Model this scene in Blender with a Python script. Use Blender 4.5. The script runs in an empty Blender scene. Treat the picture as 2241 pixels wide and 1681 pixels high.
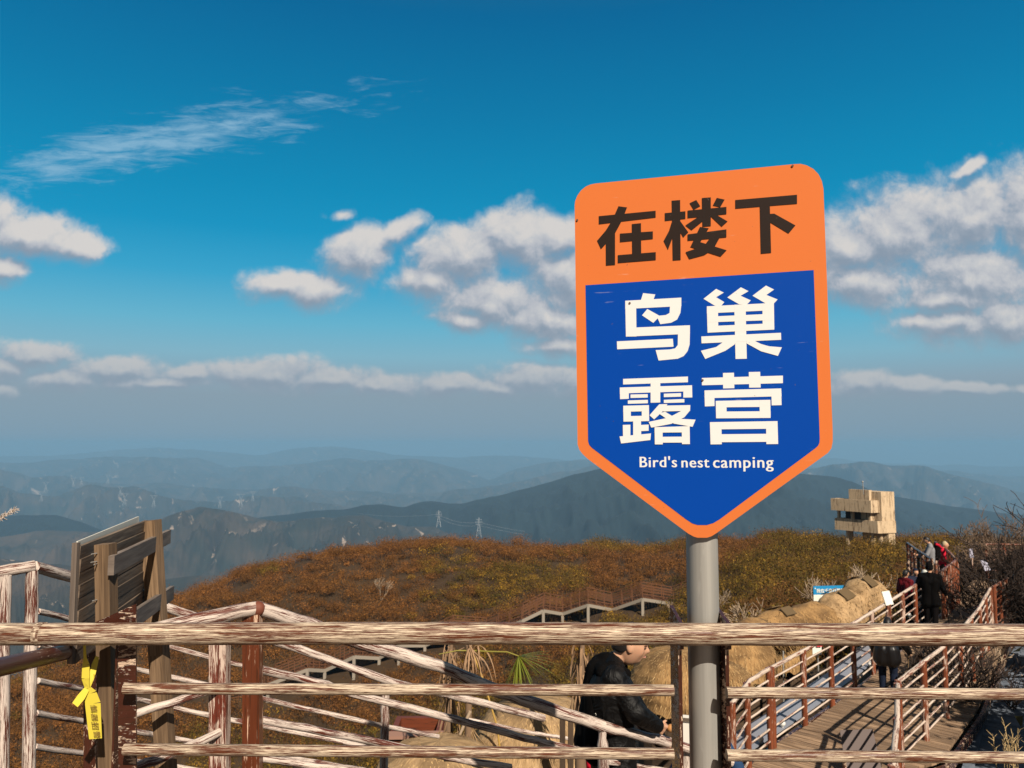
import bpy, bmesh, math, random
import numpy as np
from mathutils import Vector, Matrix
R = math.radians
random.seed(7); rng = np.random.default_rng(11)
C = bpy.context.scene.collection
SC = bpy.context.scene

# ------------------------------------------------------------------ camera
H = 1.75                      # eye height above the lookout deck (deck z = 0)
F = 1685.0                    # focal length in photograph pixels (2241 x 1681)
PITCH = math.atan((970 - 840.5) / F)
cam = bpy.data.cameras.new('camera'); camo = bpy.data.objects.new('camera', cam); C.objects.link(camo)
cam.sensor_fit = 'HORIZONTAL'; cam.sensor_width = 36; cam.lens = 36 * F / 2241
cam.clip_start = 0.05; cam.clip_end = 60000
camo.location = (0, 0, H); camo.rotation_euler = (R(90) + PITCH, 0, 0)
cam.dof.use_dof = True; cam.dof.focus_distance = 2.85; cam.dof.aperture_fstop = 8.0
SC.camera = camo
CP, SP = math.cos(PITCH), math.sin(PITCH)
def ray(u, v):
    x = (u - 1120.5) / F; y = (840.5 - v) / F
    return Vector((x, CP - y * SP, SP + y * CP))
def P(u, v, Y):
    d = ray(u, v); return Vector((0, 0, H)) + d * (Y / d.y)
def PZ(u, v, z):
    d = ray(u, v); return Vector((0, 0, H)) + d * ((z - H) / d.z)

# ------------------------------------------------------------------ colour helpers
def lin(r, g, b):
    f = lambda c: (c / 255 / 12.92) if c / 255 <= .04045 else ((c / 255 + .055) / 1.055) ** 2.4
    return (f(r), f(g), f(b), 1.0)

# ------------------------------------------------------------------ world: sky and clouds by direction
SUN_AZ, SUN_EL = 22.0, 40.0     # sun behind the camera, to the right
w = bpy.data.worlds.new('World'); SC.world = w; w.use_nodes = True
nt = w.node_tree; nt.nodes.clear()
def nd(t, ty, **k):
    n = t.nodes.new(ty)
    for a, b in k.items(): setattr(n, a, b)
    return n
def mth(t, op, a, b=None, c=None, clamp=False):
    n = nd(t, 'ShaderNodeMath', operation=op); n.use_clamp = clamp
    for i, x in enumerate((a, b, c)):
        if x is None: continue
        if isinstance(x, (int, float)): n.inputs[i].default_value = x
        else: t.links.new(x, n.inputs[i])
    return n.outputs[0]
def vmth(t, op, a, b=None, out=0):
    n = nd(t, 'ShaderNodeVectorMath', operation=op)
    for i, x in enumerate((a, b)):
        if x is None: continue
        if isinstance(x, tuple): n.inputs[i].default_value = x
        else: t.links.new(x, n.inputs[i])
    return n.outputs[out]
def sstep(t, x, lo, hi, a=0.0, b=1.0):
    n = nd(t, 'ShaderNodeMapRange', interpolation_type='SMOOTHSTEP')
    t.links.new(x, n.inputs[0]); n.inputs[1].default_value = lo; n.inputs[2].default_value = hi
    n.inputs[3].default_value = a; n.inputs[4].default_value = b
    return n.outputs[0]
def noise(t, vec, scale, detail=5, rough=.55, dist=0.0, out=0):
    n = nd(t, 'ShaderNodeTexNoise'); n.inputs['Scale'].default_value = scale
    n.inputs['Detail'].default_value = detail; n.inputs['Roughness'].default_value = rough
    n.inputs['Distortion'].default_value = dist
    if vec is not None: t.links.new(vec, n.inputs['Vector'])
    return n.outputs[out]
def ramp(t, x, stops, interp='LINEAR'):
    n = nd(t, 'ShaderNodeValToRGB'); cr = n.color_ramp; cr.interpolation = interp
    while len(cr.elements) < len(stops): cr.elements.new(0.5)
    for e, (p, c) in zip(cr.elements, stops):
        e.position = p; e.color = c if len(c) == 4 else (*c, 1)
    t.links.new(x, n.inputs[0]); return n.outputs[0]
def mix(t, fac, a, b, bt='MIX'):
    n = nd(t, 'ShaderNodeMix', data_type='RGBA', blend_type=bt)
    for s, x in ((0, fac), (6, a), (7, b)):
        if isinstance(x, (int, float)): n.inputs[s].default_value = x
        elif isinstance(x, tuple): n.inputs[s].default_value = x if len(x) == 4 else (*x, 1)
        else: t.links.new(x, n.inputs[s])
    return n.outputs[2]

# cloud field, (cx, cy, rx, ry, tilt degrees, weight) in tangent units from photograph measurements
def cl(u, v, ru, rv, tilt=0, wt=1.0): return ((u - 1106) / 1663, (957.5 - v) / 1663, ru / 1663, rv / 1663, tilt, wt)
CUM = [cl(30,505,165,66,-5), cl(140,520,80,44,0), cl(-10,578,58,44), cl(-60,470,100,66), cl(724,448,70,36,0,.40),
       cl(615,615,110,48,-6), cl(690,625,95,62,0), cl(770,545,105,72,24), cl(870,490,80,34,24,.85),
       cl(1000,555,170,92,14), cl(1120,515,140,96,6), cl(1200,505,95,65), cl(930,600,110,66,0), cl(1060,650,210,82,-6), cl(1180,690,160,70,-10), cl(1230,600,150,120), cl(1210,750,140,46,0,.8), cl(1000,690,140,40,-8,.85),
       cl(1840,530,150,100,12), cl(1960,500,210,125,14), cl(2120,470,200,125,18), cl(2260,450,170,140), cl(2120,590,240,115,0), cl(1870,600,170,80,0), cl(2108,352,70,26,30,.8),
       cl(2070,700,170,62,0,1.0), cl(2190,690,140,70,0), cl(1980,690,80,48,0,.9), cl(2060,640,230,60,0,.95),
       cl(65,765,105,40), cl(0,795,70,40), cl(262,800,135,38), cl(150,820,120,30), cl(420,805,95,32,0,.95), cl(560,805,195,40), cl(700,818,150,34), cl(830,830,120,28), cl(330,825,260,26,0,.85), cl(985,836,80,28), cl(1150,822,125,42), cl(1260,826,100,38), cl(1070,838,110,26,0,.9), cl(0,845,60,22),
       cl(1870,836,105,36), cl(1985,840,100,28), cl(2100,842,110,20,0,.95), cl(2230,846,80,20,0,.85)]
g = bpy.data.node_groups.new('cloud_field', 'ShaderNodeTree')
g.interface.new_socket('P', in_out='INPUT', socket_type='NodeSocketVector')
g.interface.new_socket('D', in_out='OUTPUT', socket_type='NodeSocketFloat')
gi = nd(g, 'NodeGroupInput'); go = nd(g, 'NodeGroupOutput')
wn = noise(g, gi.outputs[0], 9.0, 4, .55, 0, 1)
wv = vmth(g, 'MULTIPLY', vmth(g, 'SUBTRACT', wn, (.5, .5, .5)), (.075, .045, 0))
pw = vmth(g, 'ADD', gi.outputs[0], wv)
acc = None
for cx, cy, rx, ry, tl, wt in CUM:
    m = nd(g, 'ShaderNodeMapping', vector_type='TEXTURE')
    m.inputs['Location'].default_value = (cx, cy, 0); m.inputs['Rotation'].default_value = (0, 0, R(tl)); m.inputs['Scale'].default_value = (rx, ry, 1)
    if acc is None: g.links.new(pw, m.inputs[0])
    else:                                   # tiny carry keeps the evaluation order sequential
        q = nd(g, 'ShaderNodeVectorMath', operation='MULTIPLY_ADD'); g.links.new(acc, q.inputs[0]); q.inputs[1].default_value = (1e-7, 1e-7, 1e-7); g.links.new(pw, q.inputs[2])
        g.links.new(q.outputs[0], m.inputs[0])
    l = vmth(g, 'LENGTH', m.outputs[0], None, 1)
    d = mth(g, 'SUBTRACT', 1.0, l)
    if wt != 1: d = mth(g, 'ADD', d, wt - 1)
    acc = d if acc is None else mth(g, 'SMOOTH_MAX', acc, d, .12)
fn = noise(g, gi.outputs[0], 24.0, 10, .62, .25)
acc = mth(g, 'MULTIPLY_ADD', mth(g, 'SUBTRACT', fn, .5), 1.05, acc)
g.links.new(acc, go.inputs[0])

tc = nd(nt, 'ShaderNodeTexCoord')
sx = nd(nt, 'ShaderNodeSeparateXYZ'); nt.links.new(tc.outputs['Generated'], sx.inputs[0])
ay = mth(nt, 'MAXIMUM', mth(nt, 'ABSOLUTE', sx.outputs[1]), .08)
cb = nd(nt, 'ShaderNodeCombineXYZ')
nt.links.new(mth(nt, 'DIVIDE', sx.outputs[0], ay), cb.inputs[0]); nt.links.new(mth(nt, 'DIVIDE', sx.outputs[2], ay), cb.inputs[1])
pv = cb.outputs[0]
def field(vec):
    n = nd(nt, 'ShaderNodeGroup'); n.node_tree = g; nt.links.new(vec, n.inputs[0]); return n.outputs[0]
D0 = field(pv); 
q = nd(nt, 'ShaderNodeVectorMath', operation='MULTIPLY_ADD'); nt.links.new(D0, q.inputs[0]); q.inputs[1].default_value = (1e-7, 1e-7, 1e-7); nt.links.new(pv, q.inputs[2])
off_ = nd(nt, 'ShaderNodeVectorMath', operation='SCALE'); off_.inputs[0].default_value = (.4, 1, 0)
spz = nd(nt, 'ShaderNodeSeparateXYZ'); nt.links.new(pv, spz.inputs[0])
mr_ = nd(nt, 'ShaderNodeMapRange'); nt.links.new(spz.outputs[1], mr_.inputs[0])
for k_i, v_i in ((1, .06), (2, .26), (3, .007), (4, .019)): mr_.inputs[k_i].default_value = v_i
nt.links.new(mr_.outputs[0], off_.inputs['Scale'])
D1 = field(vmth(nt, 'ADD', q.outputs[0], off_.outputs[0]))
light = sstep(nt, mth(nt, 'SUBTRACT', D0, D1), -.34, .50)
edge = mth(nt, 'MULTIPLY_ADD', light, -.36, .92)                 # crisp sunlit tops, soft shaded bases
alpha = sstep(nt, mth(nt, 'DIVIDE', mth(nt, 'ADD', D0, .17), edge), 0.0, 1.0)
# cirrus streak
mc = nd(nt, 'ShaderNodeMapping', vector_type='TEXTURE')
cx, cy, rx, ry, tl, _ = cl(300, 292, 560, 70, 14.5)
mc.inputs['Location'].default_value = (cx, cy, 0); mc.inputs['Rotation'].default_value = (0, 0, R(12.5)); mc.inputs['Scale'].default_value = (rx, ry, 1)
cwn = noise(nt, pv, 14, 4, .6, 0, 1)
nt.links.new(vmth(nt, 'ADD', pv, vmth(nt, 'MULTIPLY', vmth(nt, 'SUBTRACT', cwn, (.5,.5,.5)), (.04, .03, 0))), mc.inputs[0])
cl_len = vmth(nt, 'LENGTH', mc.outputs[0], None, 1)
mr = nd(nt, 'ShaderNodeMapping'); mr.inputs['Rotation'].default_value = (0, 0, R(-4)); mr.inputs['Scale'].default_value = (9, 42, 1); nt.links.new(pv, mr.inputs[0])
cn = noise(nt, mr.outputs[0], 1.7, 9, .68, .5)
cirr = sstep(nt, mth(nt, 'MULTIPLY_ADD', mth(nt, 'SUBTRACT', cn, .5), 3.0, mth(nt, 'SUBTRACT', .95, cl_len)), 0.0, 1.25, 0, .74)

el = sx.outputs[2]
SKY = [(0, (124,153,174)), (.06, (135,156,171)), (.075, (138,162,178)), (.11, (128,178,198)), (.15, (100,178,206)), (.205, (52,163,204)), (.26, (10,148,194)),
       (.31, (0,139,185)), (.40, (0,122,170)), (.50, (0,103,154)), (.62, (48,92,120)), (.75, (82,96,108)), (1.0, (88,94,100))]  # stops above the frame greyed to make the fill light more neutral
skyc = ramp(nt, el, [(p, lin(*c)) for p, c in SKY])
skyc = mix(nt, sstep(nt, sx.outputs[1], 0.0, -.4), skyc, lin(104, 100, 97))   # grey sky added behind the camera to neutralise the blue fill light
st = nd(nt, 'ShaderNodeTexSky', sky_type='NISHITA'); st.sun_disc = False
st.sun_elevation = R(SUN_EL); st.sun_rotation = R(180 - SUN_AZ); st.altitude = 900; st.air_density = 1.0; st.dust_density = 1.0
graded = mix(nt, .97, st.outputs[0], vmth(nt, 'SCALE', skyc, None))
for n in nt.nodes:
    if n.type == 'VECT_MATH' and n.operation == 'SCALE' and not n.inputs['Scale'].is_linked: n.inputs['Scale'].default_value = 10.0
ccol = ramp(nt, light, [(0, lin(140,153,169)), (.25, lin(158,167,180)), (.55, lin(186,188,195)), (.8, lin(201,201,203)), (1, lin(217,212,208))])
ccol = mix(nt, 1.0, ccol, (10, 10, 10), 'MULTIPLY')
lowf = sstep(nt, el, .07, .16)
ccol = mix(nt, mth(nt, 'MULTIPLY', mth(nt, 'SUBTRACT', 1.0, lowf), .5), ccol, tuple(10 * c for c in lin(140,159,174)[:3]))
c1 = mix(nt, cirr, graded, tuple(10 * c for c in lin(150,190,215)[:3]))
up = sstep(nt, el, 0.03, .07)
c2 = mix(nt, mth(nt, 'MULTIPLY', mth(nt, 'MULTIPLY', alpha, up), .96), c1, ccol)
bg = nd(nt, 'ShaderNodeBackground'); bg.inputs['Strength'].default_value = 0.066
nt.links.new(c2, bg.inputs[0])
wo = nd(nt, 'ShaderNodeOutputWorld'); nt.links.new(bg.outputs[0], wo.inputs[0])
w.cycles.sampling_method = 'NONE'

sl = bpy.data.lights.new('sun', 'SUN'); sl.energy = 5.0; sl.angle = R(.5); sl.color = (1, .90, .76)
so = bpy.data.objects.new('sun', sl); C.objects.link(so)
sd = Vector((math.sin(R(SUN_AZ)) * math.cos(R(SUN_EL)), -math.cos(R(SUN_AZ)) * math.cos(R(SUN_EL)), math.sin(R(SUN_EL))))
so.rotation_euler = sd.to_track_quat('Z', 'Y').to_euler(); so.location = (20, -40, 60)
SC.view_settings.view_transform = 'Standard'; SC.view_settings.look = 'None'
SC.view_settings.exposure = 0.6; SC.view_settings.gamma = 1.0
SC.render.engine = 'CYCLES'
SC.cycles.volume_bounces = 1; SC.cycles.max_bounces = 6; SC.cycles.diffuse_bounces = 2; SC.cycles.transparent_max_bounces = 12

# ------------------------------------------------------------------ object helpers
def tag(o, label=None, cat=None, group=None, kind=None):
    if label: o['label'] = label
    if cat: o['category'] = cat
    if group: o['group'] = group
    if kind: o['kind'] = kind
    return o
def empty(name, loc, label=None, cat=None, group=None):
    o = bpy.data.objects.new(name, None); C.objects.link(o); o.location = loc; o.empty_display_size = .2
    return tag(o, label, cat, group)
def link(name, me, mat, parent=None):
    o = bpy.data.objects.new(name, me); C.objects.link(o)
    if mat is not None and not me.materials: me.materials.append(mat)
    if parent is not None:
        o.parent = parent; o.matrix_parent_inverse = wmat(parent).inverted()
    return o
def wmat(p):
    return p.matrix_basis.copy() if p.parent is None else wmat(p.parent) @ p.matrix_parent_inverse @ p.matrix_basis

class MB:
    """collects shapes in world space with metric UVs and links them as one mesh"""
    def __init__(s): s.v = []; s.f = []; s.uv = []; s.sm = []
    def add(s, vs, fs, uvs, smooth=False):
        o = len(s.v); s.v += [tuple(x) for x in vs]
        for f, u in zip(fs, uvs): s.f.append([o + i for i in f]); s.uv += u; s.sm.append(smooth)
    def tube(s, pts, r, seg=12, caps=True, u0=None, smooth=True):
        pts = [Vector(p) for p in pts]; n = len(pts)
        rs = r if isinstance(r, (list, tuple)) else ([r * random.uniform(.94, 1.07) for _ in range(n)] if n > 8 and r > .015 else [r] * n)
        u0 = random.random() * 20 if u0 is None else u0
        T = []
        for i in range(n):
            a = pts[max(i - 1, 0)]; b = pts[min(i + 1, n - 1)]; T.append((b - a).normalized())
        ref = Vector((0, 0, 1)) if abs(T[0].z) < .9 else Vector((0, 1, 0))
        N = (ref - T[0] * ref.dot(T[0])).normalized()
        vs = []; L = [0]
        for i in range(n):
            N = (N - T[i] * N.dot(T[i])).normalized(); B = T[i].cross(N)
            for k in range(seg):
                a = 2 * math.pi * k / seg; vs.append(pts[i] + (N * math.cos(a) + B * math.sin(a)) * rs[i])
            if i: L.append(L[-1] + (pts[i] - pts[i - 1]).length)
        fs = []; uv = []
        for i in range(n - 1):
            for k in range(seg):
                k2 = (k + 1) % seg
                fs.append([i * seg + k, i * seg + k2, (i + 1) * seg + k2, (i + 1) * seg + k])
                c = 2 * math.pi * max(rs) / seg
                uv.append([(u0 + L[i], k * c), (u0 + L[i], (k + 1) * c), (u0 + L[i + 1], (k + 1) * c), (u0 + L[i + 1], k * c)])
        s.add(vs, fs, uv, smooth)
        if caps:
            for i, rev in ((0, True), (n - 1, False)):
                ring = vs[i * seg:(i + 1) * seg]
                if rev: ring = ring[::-1]
                s.add(ring, [list(range(seg))], [[(u0 + rs[i] * math.cos(2*math.pi*k/seg), rs[i] * math.sin(2*math.pi*k/seg)) for k in range(seg)]])
        return s
    def beam(s, p0, p1, wd, ht, up=(0, 0, 1), u0=None):
        """box from p0 to p1, wd across, ht along up"""
        p0 = Vector(p0); p1 = Vector(p1); t = (p1 - p0); L = t.length; t.normalize(); up = Vector(up)
        if abs(t.dot(up)) > .98: up = Vector((0, 1, 0))
        n = (up - t * up.dot(t)).normalized(); b = t.cross(n)
        u0 = random.random() * 20 if u0 is None else u0
        o = [(b * x * wd / 2 + n * y * ht / 2) for x, y in ((-1, -1), (1, -1), (1, 1), (-1, 1))]
        vs = [p0 + q for q in o] + [p1 + q for q in o]
        w4 = [wd, ht, wd, ht]; fs = []; uv = []; acc = random.random() * 3
        for k in range(4):
            k2 = (k + 1) % 4; fs.append([k, k2, 4 + k2, 4 + k])
            uv.append([(u0, acc), (u0, acc + w4[k]), (u0 + L, acc + w4[k]), (u0 + L, acc)]); acc += w4[k]
        fs += [[3, 2, 1, 0], [4, 5, 6, 7]]; q = [(u0, 0), (u0 + ht, 0), (u0 + ht, wd), (u0, wd)]; uv += [q, q]
        s.add(vs, fs, uv); return s
    def prism(s, poly, th):
        """closed polygon (3D points) extruded by vector th"""
        poly = [Vector(p) for p in poly]; th = Vector(th); n = len(poly)
        nrm = Vector((0, 0, 0))
        for i in range(n): nrm += poly[i].cross(poly[(i + 1) % n])
        if nrm.dot(th) > 0: poly = poly[::-1]
        vs = poly + [p + th for p in poly]
        e1 = (poly[1] - poly[0]).normalized(); nn = nrm.normalized(); e2 = nn.cross(e1)
        q = lambda p: ((p - poly[0]).dot(e1) , (p - poly[0]).dot(e2))
        fs = [list(range(n)), list(range(2 * n - 1, n - 1, -1))]
        uv = [[q(p) for p in poly], [q(p) for p in poly[::-1]]]
        for i in range(n):
            j = (i + 1) % n; fs.append([j, i, n + i, n + j]); l = (poly[j] - poly[i]).length; h = th.length
            uv.append([(l, 0), (0, 0), (0, h), (l, h)])
        s.add(vs, fs, uv); return s
    def box(s, x0, x1, y0, y1, z0, z1):
        return s.prism([(x0, y0, z0), (x1, y0, z0), (x1, y1, z0), (x0, y1, z0)], (0, 0, z1 - z0))
    def sphere(s, c, r, seg=12, rings=8, sc=(1, 1, 1)):
        c = Vector(c); vs = []; fs = []; uv = []
        for i in range(rings + 1):
            a = math.pi * i / rings
            for k in range(seg):
                b = 2 * math.pi * k / seg
                vs.append(c + Vector((math.sin(a) * math.cos(b) * sc[0], math.sin(a) * math.sin(b) * sc[1], math.cos(a) * sc[2])) * r)
        for i in range(rings):
            for k in range(seg):
                k2 = (k + 1) % seg; fs.append([i * seg + k, (i + 1) * seg + k, (i + 1) * seg + k2, i * seg + k2])
                uv.append([(k * r / 2, i * r / 2), (k * r / 2, (i + 1) * r / 2), ((k + 1) * r / 2, (i + 1) * r / 2), ((k + 1) * r / 2, i * r / 2)])
        s.add(vs, fs, uv, True); return s
    def build(s, name, mat, parent=None):
        me = bpy.data.meshes.new(name); me.from_pydata(s.v, [], s.f); 
        ul = me.uv_layers.new(name='UVMap'); ul.data.foreach_set('uv', np.array(s.uv, dtype=np.float32).ravel())
        me.polygons.foreach_set('use_smooth', s.sm); me.update()
        return link(name, me, mat, parent)

def fastmesh(name, V, Fa, mat, parent=None, col=None, smooth=False):
    me = bpy.data.meshes.new(name); V = np.asarray(V, np.float32); Fa = np.asarray(Fa, np.int32); k = Fa.shape[1]
    me.vertices.add(len(V)); me.vertices.foreach_set('co', V.ravel())
    me.loops.add(Fa.size); me.loops.foreach_set('vertex_index', Fa.ravel())
    me.polygons.add(len(Fa)); me.polygons.foreach_set('loop_start', np.arange(0, Fa.size, k, dtype=np.int32))
    me.polygons.foreach_set('loop_total', np.full(len(Fa), k, np.int32))
    if smooth: me.polygons.foreach_set('use_smooth', np.ones(len(Fa), bool))
    if col is not None:
        a = me.color_attributes.new('tint', 'FLOAT_COLOR', 'POINT')
        a.data.foreach_set('color', np.concatenate([col, np.ones((len(col), 1))], 1).astype(np.float32).ravel())
    me.update(calc_edges=True)
    return link(name, me, mat, parent)

# ------------------------------------------------------------------ materials
MATS = {}
def mat(name, col=(.5, .5, .5), rough=.7, metal=0.0):
    if name in MATS: return MATS[name]
    m = bpy.data.materials.new(name); m.use_nodes = True; MATS[name] = m
    b = m.node_tree.nodes['Principled BSDF']; b.inputs['Base Color'].default_value = (*col, 1); b.inputs['Roughness'].default_value = rough
    b.inputs['Metallic'].default_value = metal; b.inputs['Specular IOR Level'].default_value = .06 if 'cloth' in name or 'nylon' in name or 'fleece' in name or 'fabric' in name or 'jeans' in name else .35
    return m
def bsdf(m): return m.node_tree.nodes['Principled BSDF']
def bump(m, h, strength=.4, dist=.003):
    t = m.node_tree; b = nd(t, 'ShaderNodeBump'); b.inputs['Strength'].default_value = strength; b.inputs['Distance'].default_value = dist
    t.links.new(h, b.inputs['Height']); t.links.new(b.outputs[0], bsdf(m).inputs['Normal'])
def uvmap(t, sx_, sy_, off=(0, 0, 0)):
    u = nd(t, 'ShaderNodeTexCoord'); m = nd(t, 'ShaderNodeMapping'); m.inputs['Scale'].default_value = (sx_, sy_, 1); m.inputs['Location'].default_value = off
    t.links.new(u.outputs['UV'], m.inputs[0]); return m.outputs[0]
def weathered(name, thr, brown, cream, fu=5.0, fv=120.0, patch=1.0, rough=.6):
    """brown paint flaking in streaks along the length, down to a cream undercoat"""
    m = mat(name, rough=rough); t = m.node_tree
    s1 = noise(t, uvmap(t, fu, fv), 1.0, 7, .68, .35)
    s2 = noise(t, uvmap(t, fu * 3.2, fv * 2.2, (3, 7, 0)), 1.0, 4, .6)
    s3 = noise(t, uvmap(t, fu * .45, fv * .13, (9, 2, 0)), 1.0, 4, .6, .6)
    a = mth(t, 'MULTIPLY_ADD', s2, .45, mth(t, 'MULTIPLY_ADD', s3, patch, s1))
    thr += .05; k = sstep(t, a, thr - .035, thr + .035)
    ck = noise(t, uvmap(t, fu * .35, fv * .55, (6, 1, 0)), 1.0, 3, .5, .3)
    crack = mth(t, 'SUBTRACT', 1.0, sstep(t, mth(t, 'ABSOLUTE', mth(t, 'SUBTRACT', ck, .5)), .004, .02))
    cv = mix(t, noise(t, uvmap(t, fu * .8, fv * .5, (1, 5, 0)), 1.0, 4, .6), tuple(c * .62 for c in cream), tuple(min(1, c * 1.25) for c in cream))
    bv = mix(t, noise(t, uvmap(t, fu * .7, fv * .3, (4, 4, 0)), 1.0, 3), tuple(c * .6 for c in brown), tuple(c * 1.6 for c in brown))
    t.links.new(mix(t, mth(t, 'MULTIPLY', crack, .75), mix(t, k, bv, cv), (.03, .012, .006)), bsdf(m).inputs['Base Color'])
    bump(m, mth(t, 'MULTIPLY_ADD', s1, .6, mth(t, 'SUBTRACT', 1.0, k)), .55, .0025)
    t.links.new(mth(t, 'MULTIPLY_ADD', k, .25, rough - .2), bsdf(m).inputs['Roughness'])
    return m
BROWN = (.082, .022, .008); CREAM = (.74, .62, .46)
M_rail = weathered('flaking_rail_paint', 0.93, BROWN, (.58, .46, .335), 6, 320, .5)
M_rail2 = weathered('flaking_thin_rail_paint', 0.925, BROWN, (.56, .445, .325), 7, 340, .5)
M_stair = weathered('flaking_stair_rail_paint', 1.06, (.085, .022, .013), (.55, .45, .385), 5, 170, .85)
M_post = weathered('flaking_post_paint', 1.09, (.10, .02, .011), (.50, .38, .31), 6, 130, .8)
M_brown = weathered('brown_painted_steel', 1.17, (.040, .012, .007), (.50, .36, .26), 14, 60, .8, .45)
M_walkpost = weathered('rusty_post_paint', 1.2, (.15, .042, .018), (.46, .33, .26), 3.0, 26, .9)
M_walkrail = weathered('pale_walk_rail_paint', .98, (.16, .05, .03), (.54, .43, .35), 2.2, 40, .8)

def wood(name, a, b, fu=3.0, fv=70.0, rough=.8):
    m = mat(name, rough=rough); t = m.node_tree
    s1 = noise(t, uvmap(t, fu, fv), 1.0, 6, .65, .6); s2 = noise(t, uvmap(t, fu * .3, fv * .12, (2, 8, 0)), 1.0, 3)
    c = mix(t, sstep(t, s1, .3, .72), a, b); c = mix(t, mth(t, 'MULTIPLY', sstep(t, s2, .35, .65), .7), c, tuple(x * .55 for x in a))
    t.links.new(c, bsdf(m).inputs['Base Color']); bump(m, s1, .5, .002); return m
M_timber = wood('tan_timber', (.095, .055, .028), (.25, .158, .088))
M_greyplank = wood('grey_plank', (.12, .09, .072), (.26, .205, .165))
M_slat = wood('dark_slat', (.07, .047, .032), (.22, .158, .11))
M_deck = wood('deck_board_wood', (.13, .078, .045), (.43, .285, .175), 2.0, 30)
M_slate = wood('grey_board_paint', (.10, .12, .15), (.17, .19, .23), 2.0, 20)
M_white = mat('white_panel', (.55, .52, .45), .6)

def galv():
    m = mat('galvanised_steel', (.45, .44, .42), .42, .45); t = m.node_tree
    s = noise(t, uvmap(t, 1.2, 60), 1.0, 5, .6); s2 = noise(t, uvmap(t, 5, 14, (3, 1, 0)), 1.0, 4, .6)
    c = mix(t, s, (.26, .25, .23), (.44, .42, .385)); c = mix(t, sstep(t, s2, .62, .75, 0, .35), c, (.55, .53, .49))
    t.links.new(c, bsdf(m).inputs['Base Color']); t.links.new(mth(t, 'MULTIPLY_ADD', s, .25, .34), bsdf(m).inputs['Roughness']); return m
M_galv = galv()
def vinyl(name, c, sc=6, amt=.12):
    m = mat(name, c, .38); t = m.node_tree; bsdf(m).inputs['Specular IOR Level'].default_value = .12; tcn = nd(t, 'ShaderNodeTexCoord')
    n = noise(t, tcn.outputs['Object'], sc, 5, .6); s = noise(t, tcn.outputs['Object'], 260, 2, .5)
    k = mix(t, mth(t, 'MULTIPLY', n, amt * 2), c, tuple(x * .82 for x in c)); k = mix(t, mth(t, 'MULTIPLY', s, amt), k, tuple(min(1, x * 1.25 + .01) for x in c))
    mp = nd(t, 'ShaderNodeMapping'); mp.inputs['Rotation'].default_value = (0, R(28), 0); mp.inputs['Scale'].default_value = (9, 9, 90); t.links.new(tcn.outputs['Object'], mp.inputs[0])
    scr = mth(t, 'MULTIPLY', sstep(t, noise(t, mp.outputs[0], 1.0, 3, .5), .66, .72), sstep(t, noise(t, tcn.outputs['Object'], 7, 3, .6), .55, .66))
    k = mix(t, mth(t, 'MULTIPLY', scr, .18), k, (.62, .58, .52)); k = mix(t, mth(t, 'MULTIPLY', sstep(t, noise(t, tcn.outputs['Object'], 75, 2, .5), .76, .79), .7), k, (.10, .07, .06))
    t.links.new(k, bsdf(m).inputs['Base Color']); bump(m, s, .06, .0006); return m
M_orange = vinyl('orange_vinyl', (.57, .145, .036)); M_blue = vinyl('blue_vinyl', (.0002, .046, .30), 5, .1)
M_letter = vinyl('white_vinyl', (.64, .635, .62), 8, .05); M_black = vinyl('black_print', (.021, .013, .010), 9, .3)

def tinted(name, rough=.85, trans=0.0):
    m = mat(name, rough=rough); t = m.node_tree; a = nd(t, 'ShaderNodeAttribute', attribute_name='tint')
    t.links.new(a.outputs[0], bsdf(m).inputs['Base Color']); bsdf(m).inputs['Specular IOR Level'].default_value = .15
    return m
M_leaf = tinted('shrub_foliage')

def thatch(name, a, b, sc=1.0, banded=0):
    m = mat(name, rough=.9); t = m.node_tree
    s1 = noise(t, uvmap(t, 10 * sc, 60 * sc), 1.0, 6, .7, .5); s2 = noise(t, uvmap(t, 1.6 * sc, 2.2 * sc, (5, 1, 0)), 1.0, 5, .6)
    s3 = noise(t, uvmap(t, 5 * sc, 7 * sc, (2, 9, 0)), 1.0, 4, .6, 1.2)
    c = mix(t, sstep(t, s1, .28, .75), a, b); c = mix(t, sstep(t, s2, .40, .66, 0, .8), c, tuple(x * .5 for x in a)); c = mix(t, sstep(t, s3, .55, .68, 0, .6), c, tuple(x * .45 for x in a))
    t.links.new(c, bsdf(m).inputs['Base Color']); bump(m, s1, .8, .02); return m
M_straw = thatch('pale_straw', (.29, .175, .08), (.52, .35, .185))
M_straw2 = thatch('golden_straw', (.20, .105, .038), (.40, .24, .095))
M_cane = wood('dark_cane', (.05, .03, .018), (.12, .075, .04), 3, 40)

def concrete():
    m = mat('stained_concrete', rough=.9); t = m.node_tree; tcn = nd(t, 'ShaderNodeTexCoord')
    mp = nd(t, 'ShaderNodeMapping'); mp.inputs['Scale'].default_value = (5.5, 5.5, .5); t.links.new(tcn.outputs['Object'], mp.inputs[0])
    s = noise(t, mp.outputs[0], 1.0, 6, .65, .4); n2 = noise(t, tcn.outputs['Object'], 2.2, 5, .7)
    c = mix(t, sstep(t, s, .50, .66), (.50, .37, .235), (.13, .075, .04)); c = mix(t, sstep(t, n2, .55, .75, 0, .6), c, (.17, .105, .06))
    t.links.new(c, bsdf(m).inputs['Base Color']); return m
M_conc = concrete()

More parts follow.
